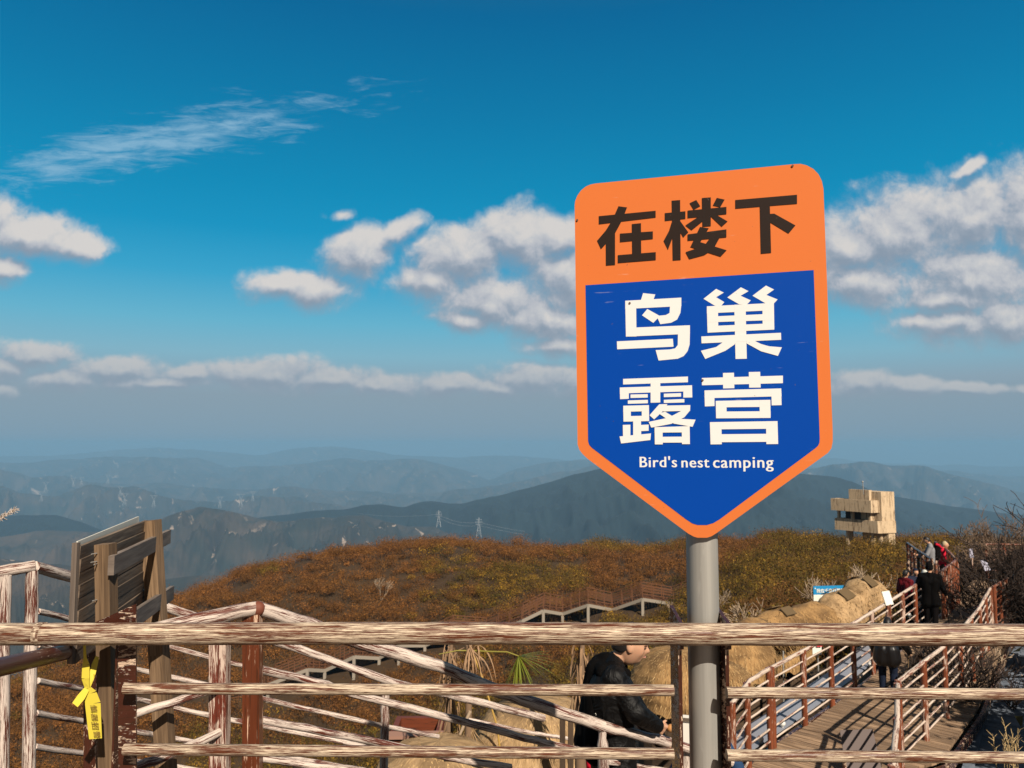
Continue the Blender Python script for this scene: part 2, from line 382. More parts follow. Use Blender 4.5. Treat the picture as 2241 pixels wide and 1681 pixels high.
# ------------------------------------------------------------------ value noise on arrays
def vnoise(x, y, seed=0):
    xi = np.floor(x).astype(np.int64); yi = np.floor(y).astype(np.int64); fx = x - xi; fy = y - yi
    fx = fx * fx * fx * (fx * (fx * 6 - 15) + 10); fy = fy * fy * fy * (fy * (fy * 6 - 15) + 10)
    def h(a, b):
        n = (a * 374761393 + b * 668265263 + seed * 1442695041) & 0xFFFFFFFF
        n = ((n ^ (n >> 13)) * 1274126177) & 0xFFFFFFFF
        return ((n ^ (n >> 16)) & 0xFFFF) / 65535.0
    return (h(xi, yi) * (1 - fx) + h(xi + 1, yi) * fx) * (1 - fy) + (h(xi, yi + 1) * (1 - fx) + h(xi + 1, yi + 1) * fx) * fy
def fbm(x, y, seed=0, oct=5, gain=.5, ridged=False):
    a = 1.0; t = 0; s = 0
    for o in range(oct):
        n = vnoise(x, y, seed + o * 17)
        if ridged: n = 1 - np.abs(2 * n - 1)
        t = t + a * n; s += a; a *= gain; x = x * 2.03 + 11.3; y = y * 2.03 + 5.7
    return t / s

# ------------------------------------------------------------------ the ground sheet
YR = np.array([2.5, 5, 8, 12, 16, 22, 30, 45, 60, 75, 90, 105, 125, 160, 250, 500, 1000, 2000, 25000.])
FAR = [-90, -210, -430, -640, -660]
COLS = {-900: [-3, -6, -10, -14, -18, -24, -31, -38, -43, -47, -51, -55, -63, -75],
  -150: [-3, -5.5, -8, -12, -15, -19, -24, -29, -31, -32, -35, -40, -50, -66],
    50: [-2.5, -4.5, -7, -10, -12.5, -16, -19.5, -22.6, -23.3, -22.6, -26, -32, -42, -58],
   200: [-2.5, -4.5, -7, -10, -12.5, -16, -19.5, -22.4, -22.9, -21.3, -20.5, -25, -35, -52],
   375: [-2.5, -4.3, -6.8, -9.8, -12.3, -15.6, -19, -22.2, -22.8, -20.7, -17.5, -19.5, -28, -46],
   600: [-2.5, -4, -6.5, -9.2, -11.8, -15, -18.5, -22.0, -22.8, -21.7, -16.8, -14.9, -20, -38],
   800: [-2.5, -3.6, -5.6, -7.6, -9.8, -13, -17, -20.8, -21.6, -19.9, -15.4, -12.8, -15.5, -32],
   950: [-2.5, -3.4, -4.8, -6.0, -7.6, -10.6, -14.5, -18.6, -19.8, -18.5, -14.7, -12.5, -14.6, -30],
  1200: [-2.5, -3.2, -4.3, -4.8, -5.4, -8.2, -12, -15.6, -16.8, -15.9, -14.5, -13.2, -14.6, -30],
  1400: [-2.5, -3.2, -4.2, -4.7, -4.9, -6.8, -9.6, -12.8, -14.4, -14.5, -13.9, -13.4, -15, -30],
  1560: [-2.5, -3.2, -4.2, -4.7, -4.7, -5.6, -7.6, -9.9, -11.6, -12.1, -12.0, -12.6, -15, -30],
  1680: [-2.5, -3.2, -4.2, -4.6, -4.7, -5.0, -6.2, -7.9, -9.1, -9.6, -9.8, -12, -16, -32],
  1850: [-2.5, -3.2, -4.2, -4.6, -4.7, -4.9, -5.9, -7.7, -8.9, -9.6, -10.2, -12, -16, -32],
  2050: [-2.5, -3.2, -4.2, -4.6, -4.7, -4.7, -5.2, -7.2, -8.7, -9.5, -10.4, -12.5, -17, -33],
  2300: [-2.5, -3.2, -4.2, -4.6, -4.7, -4.6, -4.9, -6.6, -8.3, -9.4, -10.6, -13, -18, -34],
  3200: [-2.5, -3.2, -4.0, -4.5, -4.6, -4.5, -4.8, -6.4, -8.0, -9.2, -11, -14, -19, -36]}
CU = np.array(sorted(COLS)); CZ = np.array([COLS[k] + FAR for k in sorted(COLS)])
LY = np.log(YR)
def gz(x, y):
    """ground height at arrays x, y (y > 0)"""
    x = np.asarray(x, float); y = np.asarray(y, float)
    u = np.clip(1120.5 + F * x / np.maximum(y, .3), CU[0], CU[-1] - .01); l = np.clip(np.log(np.maximum(y, 2.5)), LY[0], LY[-1] - 1e-6)
    i = np.clip(np.searchsorted(CU, u, 'right') - 1, 0, len(CU) - 2); j = np.clip(np.searchsorted(LY, l, 'right') - 1, 0, len(LY) - 2)
    a = (u - CU[i]) / (CU[i + 1] - CU[i]); b = (l - LY[j]) / (LY[j + 1] - LY[j])
    a = a * a * (3 - 2 * a)
    z = (CZ[i, j] * (1 - a) + CZ[i + 1, j] * a) * (1 - b) + (CZ[i, j + 1] * (1 - a) + CZ[i + 1, j + 1] * a) * b
    return z + (fbm(x * .14, y * .14, 3, 4) - .5) * np.clip(y * .028, 0, 2.2)
def gz1(x, y): return float(gz(np.array([x]), np.array([y]))[0])

M_ground = mat('dry_earth', rough=.95); t = M_ground.node_tree; tcn = nd(t, 'ShaderNodeTexCoord')
n1 = noise(t, tcn.outputs['Object'], .9, 6, .65); n2 = noise(t, tcn.outputs['Object'], .06, 4, .6)
t.links.new(mix(t, n2, ramp(t, n1, [(.3, (.014, .007, .003)), (.55, (.036, .018, .007)), (.8, (.07, .038, .014))]), (.05, .028, .009)), bsdf(M_ground).inputs['Base Color'])
na, ns = 240, 120
front = np.tan(np.linspace(R(-58), R(58), na)); rr = np.exp(np.linspace(math.log(2.2), math.log(19000), ns))
X = (rr[:, None] * front[None]); Y = np.repeat(rr[:, None], na, 1); Z = gz(X, Y)
V = np.stack([X, Y, Z], -1).reshape(-1, 3)
idx = np.arange(ns * na).reshape(ns, na)
Fq = np.stack([idx[:-1, :-1], idx[:-1, 1:], idx[1:, 1:], idx[1:, :-1]], -1).reshape(-1, 4)
# behind the camera the sheet closes with a level summit apron
nb = len(V); bx = np.array([[-19000, -19000, -660], [-19000, 0, -660], [19000, 0, -660], [19000, -19000, -660], [-60, -60, -40], [-3.6, -3, -2.4], [3.6, -3, -2.4], [60, -60, -40]], float)
V = np.concatenate([V, bx])
l0, l1 = idx[0, 0], idx[0, -1]; e0, e1 = idx[-1, 0], idx[-1, -1]
o = fastmesh('ground', V, Fq, M_ground, smooth=True)
bm = bmesh.new(); bm.from_mesh(o.data); bm.verts.ensure_lookup_table(); vv = bm.verts
def fc(*i):
    try: bm.faces.new([vv[k] for k in i])
    except ValueError: pass
mid = [idx[k, 0] for k in range(ns)]; mir = [idx[k, -1] for k in range(ns)]
fc(nb + 5, nb + 6, *[idx[0, k] for k in range(na - 1, -1, -1)])
fc(nb + 4, nb + 7, nb + 6, nb + 5); fc(nb + 0, nb + 3, nb + 7, nb + 4)
ks = [k for k in range(ns) if rr[k] < 60]; kb = ks[-1]
fc(nb + 5, *[mid[k] for k in ks], nb + 4); fc(nb + 6, nb + 7, *[mir[k] for k in ks[::-1]])
fc(nb + 4, *mid[kb:], nb + 1, nb + 0); fc(nb + 7, nb + 3, nb + 2, *mir[kb:][::-1])
bm.normal_update(); bm.to_mesh(o.data); bm.free(); tag(o, kind='structure')

# ------------------------------------------------------------------ mountain ridges
def mountain_mat(name, a, b, rock, rk):
    m = mat(name, rough=.95); t = m.node_tree; g_ = nd(t, 'ShaderNodeNewGeometry'); p = g_.outputs['Position']
    n1 = noise(t, p, .006, 6, .6); n2 = noise(t, p, .0017, 4, .6); n3 = noise(t, p, .011, 6, .7, .8)
    c = mix(t, sstep(t, n1, .35, .65), a, b); c = mix(t, sstep(t, n2, .42, .62, 0, .6), c, tuple(x * .55 for x in a))
    c = mix(t, mth(t, 'MULTIPLY', sstep(t, n3, rk, rk + .05), sstep(t, n2, .38, .58)), c, rock)
    t.links.new(c, bsdf(m).inputs['Base Color']); return m
M_mtA = mountain_mat('brown_mountain', (.016, .021, .020), (.062, .045, .034), (.30, .23, .18), .61)
M_mtB = mountain_mat('cloud_shaded_mountain', (.002, .008, .012), (.005, .014, .018), (.10, .09, .07), .72)  # cloud shadow on these ridges painted in as a darker colour
def ridge(name, prof, D, Dv, mtl, seed, rough=1.0, depth=.30, base=-660):
    """a ridge whose crest follows prof (photograph display pixels) at distance about D"""
    k = 1.01312; pu = np.array([p[0] * k for p in prof]); pvv = np.array([p[1] * k for p in prof])
    U = np.linspace(pu[0], pu[-1], 520); s = (U - 1120.5) / F
    # smooth profile
    vv_ = np.interp(U, pu, pvv); ker = np.hanning(13); ker /= ker.sum(); vv_ = np.convolve(np.pad(vv_, 6, 'edge'), ker, 'valid')
    vv_ = vv_ + (fbm(U * .016, U * 0 + seed, seed, 6, .5) - .5) * 14 * rough
    Dr = D * (1 + Dv * (fbm(U * .004, U * 0 + seed * 3.1, seed + 5, 3) - .5) * 2)
    yv = (840.5 - vv_) / F; dz = (SP + yv * CP) / (CP - yv * SP); hz = H + Dr * dz
    T = np.concatenate([np.linspace(-1, 0, 70), np.linspace(0, 1, 16)[1:]])
    Tm, _ = np.meshgrid(T, U, indexing='ij')
    Yy = Dr[None] * (1 + np.where(Tm < 0, Tm * depth, Tm * depth * .6)); Xx = s[None] * Yy
    low = np.maximum(hz[None] - D * (.055 + .02 * fbm(Xx / D * 6, Yy / D * 6, seed + 9, 3)), base - 20)
    fall = np.abs(Tm) ** .92
    zz = hz[None] * (1 - fall) + low * fall
    amp = np.minimum(hz - base, D * .05)[None] * rough
    sp = fbm(Xx / D * 22, Yy / D * 9, seed + 2, 6, .55, True)
    zz = zz + (sp - .62) * amp * 2.0 * np.clip(np.abs(Tm) * 5, 0, 1) * (1 - .3 * np.abs(Tm))
    # keep slopes below the sight line of the crest
    lim = H + Yy * dz[None] * 1.0
    zz = np.minimum(zz, lim - np.abs(Tm) * D * .0012)
    V = np.stack([Xx, Yy, zz], -1).reshape(-1, 3); a, b = Xx.shape; ix = np.arange(a * b).reshape(a, b)
    Fq = np.stack([ix[:-1, :-1], ix[:-1, 1:], ix[1:, 1:], ix[1:, :-1]], -1).reshape(-1, 4)
    tag(fastmesh(name, V, Fq, mtl, smooth=True), kind='structure')
ridge('far_mountains', [(-300,985),(0,986),(120,984),(200,976),(340,966),(450,976),(560,985),(620,972),(690,963),(760,969),(880,985),(1000,988),(1100,986),(1240,994),(1500,992),(1800,990),(2000,1006),(2080,1002),(2150,1010),(2212,1006),(2500,1000)], 15500, .05, M_mtA, 3, .55, .2)
ridge('hazy_mountains', [(-300,1004),(0,1000),(100,996),(200,991),(330,986),(440,993),(500,1010),(540,1004),(620,1007),(700,993),(740,990),(800,995),(920,992),(1020,1020),(1055,1042),(1100,1016),(1150,1003),(1230,994),(1300,990),(1500,985),(1750,1012),(1880,1008),(2000,1015),(2212,1030),(2500,1030)], 10500, .08, M_mtA, 21, .8, .3)
ridge('blue_mountains', [(-300,1010),(0,1009),(40,1016),(75,1030),(150,1024),(170,1040),(250,1050),(330,1042),(420,1052),(520,1062),(640,1052),(800,1064),(950,1062),(1040,1050),(1100,1046),(1230,1015),(1350,1000),(1600,1000),(1760,1012),(1800,1006),(1870,992),(1920,1006),(1970,1002),(2010,1008),(2060,1026),(2140,1046),(2212,1066),(2400,1090)], 7200, .08, M_mtA, 33, 1.0, .34)
ridge('valley_hills', [(-300,1050),(0,1052),(60,1062),(130,1068),(210,1046),(300,1056),(400,1078),(480,1082),(560,1074),(640,1070),(700,1084),(800,1100),(950,1092),(1100,1085),(1300,1080),(1500,1080)], 5200, .08, M_mtA, 41, 1.15, .36)
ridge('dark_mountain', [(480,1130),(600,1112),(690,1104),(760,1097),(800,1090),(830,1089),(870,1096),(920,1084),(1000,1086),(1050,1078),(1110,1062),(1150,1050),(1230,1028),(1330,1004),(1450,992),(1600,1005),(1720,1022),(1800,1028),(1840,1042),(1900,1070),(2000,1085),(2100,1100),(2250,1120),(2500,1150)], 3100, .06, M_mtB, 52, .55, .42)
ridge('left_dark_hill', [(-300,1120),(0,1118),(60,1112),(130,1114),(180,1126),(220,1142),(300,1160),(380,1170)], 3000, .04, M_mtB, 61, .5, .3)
ridge('brown_hills', [(-300,1160),(0,1158),(100,1147),(180,1150),(290,1150),(340,1128),(400,1102),(440,1092),(490,1100),(560,1118),(620,1128),(680,1122),(740,1114),(790,1108),(850,1132),(890,1142),(940,1140),(1000,1160),(1060,1168),(1100,1185),(1150,1174),(1220,1196),(1320,1215)], 2500, .08, M_mtA, 73, 1.0, .4, -560)
ridge('near_spur', [(-400,1230),(-100,1218),(0,1205),(120,1220),(240,1232),(330,1260),(420,1248),(520,1240),(600,1262),(700,1300)], 1500, .08, M_mtA, 87, .9, .5, -480)

# ------------------------------------------------------------------ haze
hz_ = bpy.data.materials.new('haze_air'); hz_.use_nodes = True; t = hz_.node_tree; t.nodes.clear()
pvn = nd(t, 'ShaderNodeVolumePrincipled'); pvn.inputs['Color'].default_value = (.262, .487, .702, 1); pvn.inputs['Density'].default_value = 1.4e-4; pvn.inputs['Anisotropy'].default_value = 0.0
on = nd(t, 'ShaderNodeOutputMaterial'); t.links.new(pvn.outputs[0], on.inputs['Volume'])
b = MB(); b.box(-40000, 40000, -20000, 24000, -1100, 40.0); tag(b.build('haze', hz_), kind='stuff')

# ------------------------------------------------------------------ shrubs on the near hill
def shrubmass(pts, rad, hgt, cols, ntri, leaf):
    """leaf and twig triangles for many shrubs; returns vertices, faces, colours"""
    n = len(pts); N = n * ntri
    base = np.repeat(pts, ntri, 0); r = np.repeat(rad, ntri); h = np.repeat(hgt, ntri)
    d = rng.normal(size=(N, 3)); d /= np.linalg.norm(d, axis=1)[:, None]
    q = rng.random(N) ** .45
    lump = 1 + .35 * np.sin(d[:, 0] * 5 + base[:, 0]) * np.sin(d[:, 1] * 6 + base[:, 1])
    c = base + d * (q * lump * r)[:, None]; c[:, 2] = base[:, 2] + h * (.5 + .5 * d[:, 2] * q * lump)
    tw = rng.random(N) < .42                                         # upright bare twigs among the leaves
    L = leaf * (.6 + .9 * rng.random(N)); L = np.where(tw, L * 2.6, L); W = np.where(tw, leaf * .11, L * .55)
    ax = rng.normal(size=(N, 3)); ax -= d * ((ax * d).sum(1) * .75)[:, None]; ax[:, 2] = np.where(tw, np.abs(ax[:, 2]) + 1.4, ax[:, 2]); ax /= np.linalg.norm(ax, axis=1)[:, None]
    sd_ = np.cross(ax, d + .45 * rng.normal(size=(N, 3))); sd_ /= np.linalg.norm(sd_, axis=1)[:, None]
    V = np.stack([c - sd_ * W[:, None] * .5, c + sd_ * W[:, None] * .5, c + ax * L[:, None]], 1).reshape(-1, 3)
    Fa = np.arange(N * 3).reshape(-1, 3)
    cc = np.repeat(cols, ntri, 0) * (.55 + .9 * rng.random(N))[:, None]
    tcol = np.array([.10, .046, .020]) * (.6 + .9 * rng.random(N))[:, None]
    cc = np.where(tw[:, None], tcol * .6 + cc * .4, cc)
    return V, Fa, np.repeat(cc, 3, 0)
PAL = np.array([(.135, .057, .013), (.145, .058, .014), (.088, .039, .009), (.096, .061, .008), (.195, .108, .012), (.055, .041, .006)])
def hue(x, y):
    g1 = fbm(x * .055, y * .055, 71, 4); g2 = rng.random(len(x))
    green = np.clip((g1 - .50) * 6 + (np.clip((x + 8) / 30, -1, 1)) * .45 - np.clip((y - 88) / 20, -.4, 1) * .9, 0, 1)
    k = np.where(rng.random(len(x)) < green, np.where(g2 < .45, 3, np.where(g2 < .75, 4, 5)), np.where(g2 < .4, 0, np.where(g2 < .8, 1, 2)))
    return PAL[k] * (.75 + .5 * rng.random(len(x)))[:, None]
def scatter(n, u0, u1, y0, y1, pw=1.0):
    y = y0 + (y1 - y0) * rng.random(n) ** pw; u = u0 + (u1 - u0) * rng.random(n)
    return (u - 1120.5) / F * y, y
ZIG = [(250, 1652, 68), (318, 1640, 70), (400, 1586, 70), (470, 1578, 72), (501, 1548, 71), (560, 1540, 73), (587, 1499, 72), (673, 1466, 72), (711, 1468, 74), (775, 1438, 73), (830, 1441, 75), (873, 1413, 74), (930, 1413, 76), (985, 1388, 75), (1060, 1392, 77), (1142, 1360, 75), (1189, 1337, 75), (1231, 1344, 77), (1287, 1325, 75.5), (1340, 1335, 78), (1406, 1312, 76), (1474, 1322, 79), (1540, 1296, 77), (1600, 1306, 80), (1660, 1300, 82)]
A = scatter(6600, -150, 2500, 42, 122, .75); B = scatter(2200, 60, 1500, 22, 46, .8)
x = np.concatenate([A[0], B[0]]); y = np.concatenate([A[1], B[1]])
u = 1120.5 + F * x / y
zu = np.array([z_[0] for z_ in ZIG]); zy = np.array([z_[2] for z_ in ZIG])
dy_ = np.interp(u, zu, zy) - y
keep = ~((y < 46) & (u > 1150)) & ~((u > 1806) & (u < 1966) & (y > 85.5) & (y < 93)) & ~((u > 300) & (u < 1560) & (dy_ > -2.6) & (dy_ < 2.2))
x, y, u = x[keep], y[keep], u[keep]
z = gz(x, y)
rad = (.55 + 1.05 * rng.random(len(x)) ** 1.4); hg = rad * (1.0 + .5 * rng.random(len(x)))
big = (u > 1500) & (y > 40); hg = np.where(big, hg * 1.15, hg)
rad = rad * np.clip(y / 60, .55, 1.25)
V1, F1, C1 = shrubmass(np.stack([x, y, z - .15], 1), rad, hg, hue(x, y), 270, .145)
tag(fastmesh('shrub_cover', V1, F1, M_leaf, col=C1), kind='stuff')
# bushier thicket on the saddle behind the nests and walkway
x, y = scatter(1500, 1500, 2420, 25, 50, .9); u = 1120.5 + F * x / y
z = gz(x, y); rad = .5 + .6 * rng.random(len(x)); hg = rad * (1.3 + .8 * rng.random(len(x)))
cg = PAL[np.where(rng.random(len(x)) < .55, np.where(rng.random(len(x)) < .5, 3, 5), np.where(rng.random(len(x)) < .5, 0, 2))] * (.7 + .5 * rng.random(len(x)))[:, None]
V1, F1, C1 = shrubmass(np.stack([x, y, z - .2], 1), rad, hg, cg, 240, .13)
tag(fastmesh('thicket', V1, F1, M_leaf, col=C1), kind='stuff')

# ------------------------------------------------------------------ the camping sign on its pole
SN = Vector((-.262, -.965, 0)).normalized(); SR = Vector((-SN.y, SN.x, 0))      # face normal, along the face to the right
if SR.x < 0: SR = -SR
pole_c = P(1540, 1400, 2.935); pole_c.z = 0
S0 = P(1535, 800, 2.935); S0 = Vector((pole_c.x, pole_c.y, 0)) + SN * .078; S0.z = 1.9
def onsign(u, v, off=0.0):
    d = ray(u, v); o = Vector((0, 0, H)); k = (S0 - o).dot(SN) / d.dot(SN); return o + d * k + SN * off
c1 = lambda x, y: (1220 + x * 640 / 2212, 320 + y * 640 / 2212)
c2 = lambda x, y: (1220 + x * 640 / 2212, 760 + y * 640 / 2212)
def flat(mb, pts, off): # thin closed plate on the sign face
    q = [onsign(*p, off) for p in pts]; mb.prism(q, SN * .0004)
sign = empty('camping_sign', (pole_c.x, pole_c.y, -1.2), 'tall orange and blue shield shaped sign lettered for camping on a grey steel pole', 'sign')
b = MB(); b.tube([(pole_c.x, pole_c.y, -1.2), (pole_c.x, pole_c.y, .44), (pole_c.x, pole_c.y, 2.6)], .0585, 32); b.build('pole', M_galv, sign)
out = [c1(130,450), c1(134,415), c1(150,375), c1(178,335), c1(215,305), c1(250,290), c1(290,282), c1(1000,213), c1(1790,136), c1(1840,134), c1(1885,145), c1(1935,172), c1(1975,213), c1(2000,265), c1(2012,325),
       c2(2082,640), c2(2082,715), c2(2072,765), c2(2045,800), c2(1200,1408), c2(1165,1430), c2(1130,1441), c2(1060,1441), c2(1030,1432), c2(990,1410), c2(230,845), c2(190,808), c2(165,775), c2(152,735)]
b = MB(); b.prism([onsign(*p) for p in out], -SN * .012); b.build('sign_board', M_orange, sign)
b = MB(); b.prism([onsign(*p, -.0125) for p in out], -SN * .003); bk = b.build('sign_back', mat('sign_back_steel', (.12, .12, .13), .5, .6), sign)
for zz in (1.75, 2.35):
    b = MB(); q = Vector((pole_c.x, pole_c.y, zz)); b.beam(q - SR * .16 + SN * .0595, q + SR * .16 + SN * .0595, .012, .035); b.tube([q + Vector((0, 0, -.018)), q + Vector((0, 0, .018))], .0605, 24); b.build('clamp', M_galv, sign)
blue = [c1(212,1052), c1(1938,937), c2(1984,690), c2(1982,722), c2(1972,745), c2(1950,765), c2(1230,1300), c2(1180,1330), c2(1130,1345), c2(1060,1345), c2(1020,1333), c2(970,1300), c2(262,762), c2(240,738), c2(232,710)]
b = MB(); b.prism([onsign(*p, .0002) for p in blue], SN * .0006); b.build('blue_panel', M_blue, sign)
G_top = [  # three black characters on orange
 [[(313,530),(743,489),(743,541),(313,592)], [(462,455),(527,464),(490,560),(434,664),(330,780),(300,716),(365,640),(415,560)], [(366,660),(436,620),(436,899),(367,904)],
  [(563,590),(632,583),(634,840),(566,845)], [(473,662),(722,645),(722,703),(473,727)], [(457,825),(744,802),(744,862),(457,885)]],
 [[(812,507),(968,493),(968,551),(812,567)], [(864,413),(928,408),(932,862),(872,866)], [(868,566),(872,690),(836,785),(803,718),(845,640)], [(925,562),(990,652),(952,692),(922,640)],
  [(1000,432),(1050,408),(1080,455),(1030,482)], [(1205,392),(1265,405),(1232,462),(1175,450)], [(1093,393),(1160,388),(1160,605),(1097,610)], [(985,488),(1278,460),(1278,515),(985,545)],
  [(1085,522),(1120,552),(1015,637),(968,600)], [(1150,522),(1185,510),(1287,570),(1243,610)], [(985,668),(1278,630),(1278,690),(985,716)], [(1078,612),(1145,622),(1070,745),(1005,765)],
  [(1008,764),(1052,718),(1280,788),(1235,836)], [(1165,680),(1240,670),(1180,780),(1110,825),(998,855),(970,802),(1110,755)]],
 [[(1345,408),(1812,368),(1812,437),(1345,474)], [(1530,440),(1606,430),(1616,808),(1538,815)], [(1606,513),(1640,511),(1800,600),(1748,662),(1606,576)]]]
G_mid = [
 [[(648,1112),(740,1122),(725,1165),(630,1170)], [(513,1170),(937,1146),(937,1210),(513,1232)], [(513,1172),(595,1168),(598,1440),(518,1441)],
  [(852,1200),(937,1200),(930,1262),(905,1312),(860,1336),(778,1347),(757,1300),(765,1283),(820,1278),(848,1262)], [(680,1232),(775,1285),(725,1337),(640,1280)],
  [(518,1375),(1002,1355),(1002,1420),(518,1441)], [(912,1400),(1002,1400),(1000,1500),(985,1550),(955,1588),(910,1608),(765,1622),(743,1543),(850,1538),(890,1530),(910,1505)], [(450,1477),(873,1457),(878,1517),(452,1537)]],
 [[(1200,1080),(1258,1108),(1200,1143),(1262,1180),(1235,1212),(1190,1207),(1105,1155)], [(1387,1068),(1445,1097),(1385,1132),(1462,1167),(1432,1199),(1375,1197),(1285,1145)], [(1577,1055),(1638,1085),(1580,1126),(1665,1160),(1635,1192),(1575,1190),(1475,1132)],
  [(1130,1212),(1637,1186),(1637,1241),(1130,1265)], [(1130,1213),(1214,1209),(1217,1408),(1135,1412)], [(1550,1190),(1637,1187),(1640,1388),(1552,1392)], [(1337,1200),(1423,1198),(1432,1608),(1347,1610)], [(1140,1290),(1630,1268),(1630,1316),(1140,1333)], [(1136,1362),(1638,1340),(1639,1388),(1136,1411)],
  [(1088,1440),(1690,1412),(1692,1465),(1090,1492)], [(1270,1470),(1350,1470),(1340,1500),(1270,1548),(1118,1610),(1085,1548),(1200,1520)], [(1430,1465),(1475,1465),(1540,1497),(1600,1514),(1697,1522),(1667,1587),(1540,1552),(1430,1492)]]]
G_low = [
 [[(497,240),(987,222),(987,265),(497,282)], [(472,305),(1018,288),(1018,333),(472,350)], [(472,306),(540,304),(540,390),(474,393)], [(952,290),(1018,289),(1020,380),(952,381)], [(705,265),(778,262),(778,418),(705,420)],
  [(553,358),(683,355),(683,381),(553,384)], [(533,403),(684,398),(684,424),(533,428)], [(805,352),(935,347),(935,374),(805,378)], [(805,398),(960,392),(960,418),(805,422)],
  [(498,443),(692,438),(692,484),(498,488)], [(500,522),(692,518),(692,559),(502,563)], [(498,444),(555,443),(556,562),(500,563)], [(638,440),(692,439),(694,558),(638,560)], [(573,556),(632,554),(634,672),(573,677)],
  [(630,588),(690,585),(690,632),(632,635)], [(495,588),(552,586),(552,692),(497,694)], [(470,675),(708,652),(703,702),(482,728)],
  [(770,432),(832,430),(810,472),(732,546),(697,515)], [(790,442),(1005,438),(1003,481),(800,486)], [(945,478),(1005,476),(960,530),(860,580),(710,608),(690,565),(840,533)], [(765,500),(815,488),(900,540),(1045,548),(1022,602),(880,578)],
  [(735,605),(1000,597),(1000,644),(735,646)], [(735,606),(795,604),(797,735),(737,735)], [(940,600),(1000,598),(1002,733),(942,733)], [(740,678),(1000,676),(1000,721),(740,722)]],
 [[(1092,233),(1705,215),(1705,272),(1093,288)], [(1252,195),(1335,193),(1338,310),(1253,312)], [(1447,188),(1533,186),(1537,305),(1450,306)], [(1112,327),(1692,312),(1695,371),(1113,386)], [(1112,328),(1187,326),(1188,445),(1115,448)], [(1617,314),(1692,313),(1695,438),(1620,440)],
  [(1197,406),(1610,398),(1611,451),(1198,455)], [(1199,487),(1612,484),(1612,535),(1200,538)], [(1197,407),(1278,405),(1280,537),(1200,538)], [(1528,400),(1610,399),(1612,534),(1530,535)],
  [(1153,567),(1664,559),(1665,616),(1155,622)], [(1153,568),(1240,566),(1243,734),(1158,735)], [(1577,560),(1664,560),(1669,732),(1580,733)], [(1160,659),(1665,654),(1666,715),(1160,719)]]]
for glyphs, cf, mt, nm in ((G_top, c1, M_black, 'black_character'), (G_mid, c1, M_letter, 'white_character'), (G_low, c2, M_letter, 'white_character')):
    for gl in glyphs:
        b = MB()
        for k, st_ in enumerate(gl): flat(b, [cf(*p) for p in st_], .0011 + .00007 * k)
        b.build(nm, mt, sign)
def lettering(txt, origin, right, upv, width, mt, name, parent, bold=.0, height=None, ext=.0):
    cu = bpy.data.curves.new(name, 'FONT'); cu.body = txt; cu.offset = bold; cu.resolution_u = 4; cu.space_character = 1.10 if 'english' in name else 1.0; cu.extrude = 0
    ob = bpy.data.objects.new(name, cu); C.objects.link(ob)
    dg = bpy.context.evaluated_depsgraph_get(); me = bpy.data.meshes.new_from_object(ob.evaluated_get(dg)); bpy.data.objects.remove(ob); bpy.data.curves.remove(cu)
    co = np.array([v.co[:] for v in me.vertices]); x0, x1 = co[:, 0].min(), co[:, 0].max(); s = width / (x1 - x0)
    sy = s if height is None else height / co[:, 1].max()
    for v in me.vertices: v.co = origin + right * ((v.co.x - x0) * s) + upv * (v.co.y * sy)
    me.materials.clear(); me.name = name; return link(name, me, mt, parent)
for wd_, xa_, xb_, yb_ in (("Bird's", 622, 905, 907), ('nest', 938, 1150, 909), ('camping', 1177, 1635, 911)):
    for k, dx in enumerate((-2.2, 0, 2.2)):                          # thickened strokes: three thin layers
        a0 = onsign(*c2(xa_ + 2.2 + dx, yb_), .0012 + .0001 * k); a1 = onsign(*c2(xb_ - 2.2 + dx, yb_), .0012 + .0001 * k); rt = a1 - a0; ln_ = rt.length; rt.normalize()
        o = lettering(wd_, a0, rt, Vector((0, 0, 1)), ln_, M_letter, 'english_word', sign, 0.0)
        if k == 0: first = o
        else:
            bm = bmesh.new(); bm.from_mesh(first.data); bm.from_mesh(o.data); bm.to_mesh(first.data); bm.free(); bpy.data.objects.remove(o)

for q_ in (c1(150, 560), c1(547, 1188), c1(1778, 150), c2(1098, 250)):
    b = MB(); p_ = onsign(*q_, .0018); b.tube([p_, p_ + SN * .0025], .0042, 10); b.build('rivet', mat('rust_rivet', (.10, .05, .03), .7), sign)

# ------------------------------------------------------------------ lookout deck and its weathered front fence
b = MB()
for k in range(24):
    y0 = -2.6 + k * .222
    if y0 < 2.9: b.box(-3.4, 3.4, y0, y0 + .212, -.045, -.003)
tag(b.build('lookout_deck', M_deck), kind='structure')
RY = 2.80
fence = empty('front_fence', (0, RY, 0), 'nearest fence of flaking cream and brown pipes crossing the whole view below the sign', 'fence')
b = MB(); pts = [P(-420 + 3120 * k / 90, float(np.interp(-420 + 3120 * k / 90, [-420, 300, 800, 1120, 1700, 2700], [1389, 1387.5, 1386, 1386.5, 1388.5, 1391])) + random.uniform(-.35, .35), RY) for k in range(91)]
b.tube(pts, [.0385 * (1 + .012 * math.sin(k * .9) * math.sin(k * .37 + 1) + random.uniform(-.005, .005)) for k in range(91)], 36); b.build('top_rail', M_rail, fence)
b = MB()
for k in range(3):
    q = P(84 + k * 5, 1387.5, RY); b.tube([q - Vector((.004, 0, 0)), q + Vector((.004, 0, 0))], .0405, 30)
b.build('rail_joint', M_rail, fence)
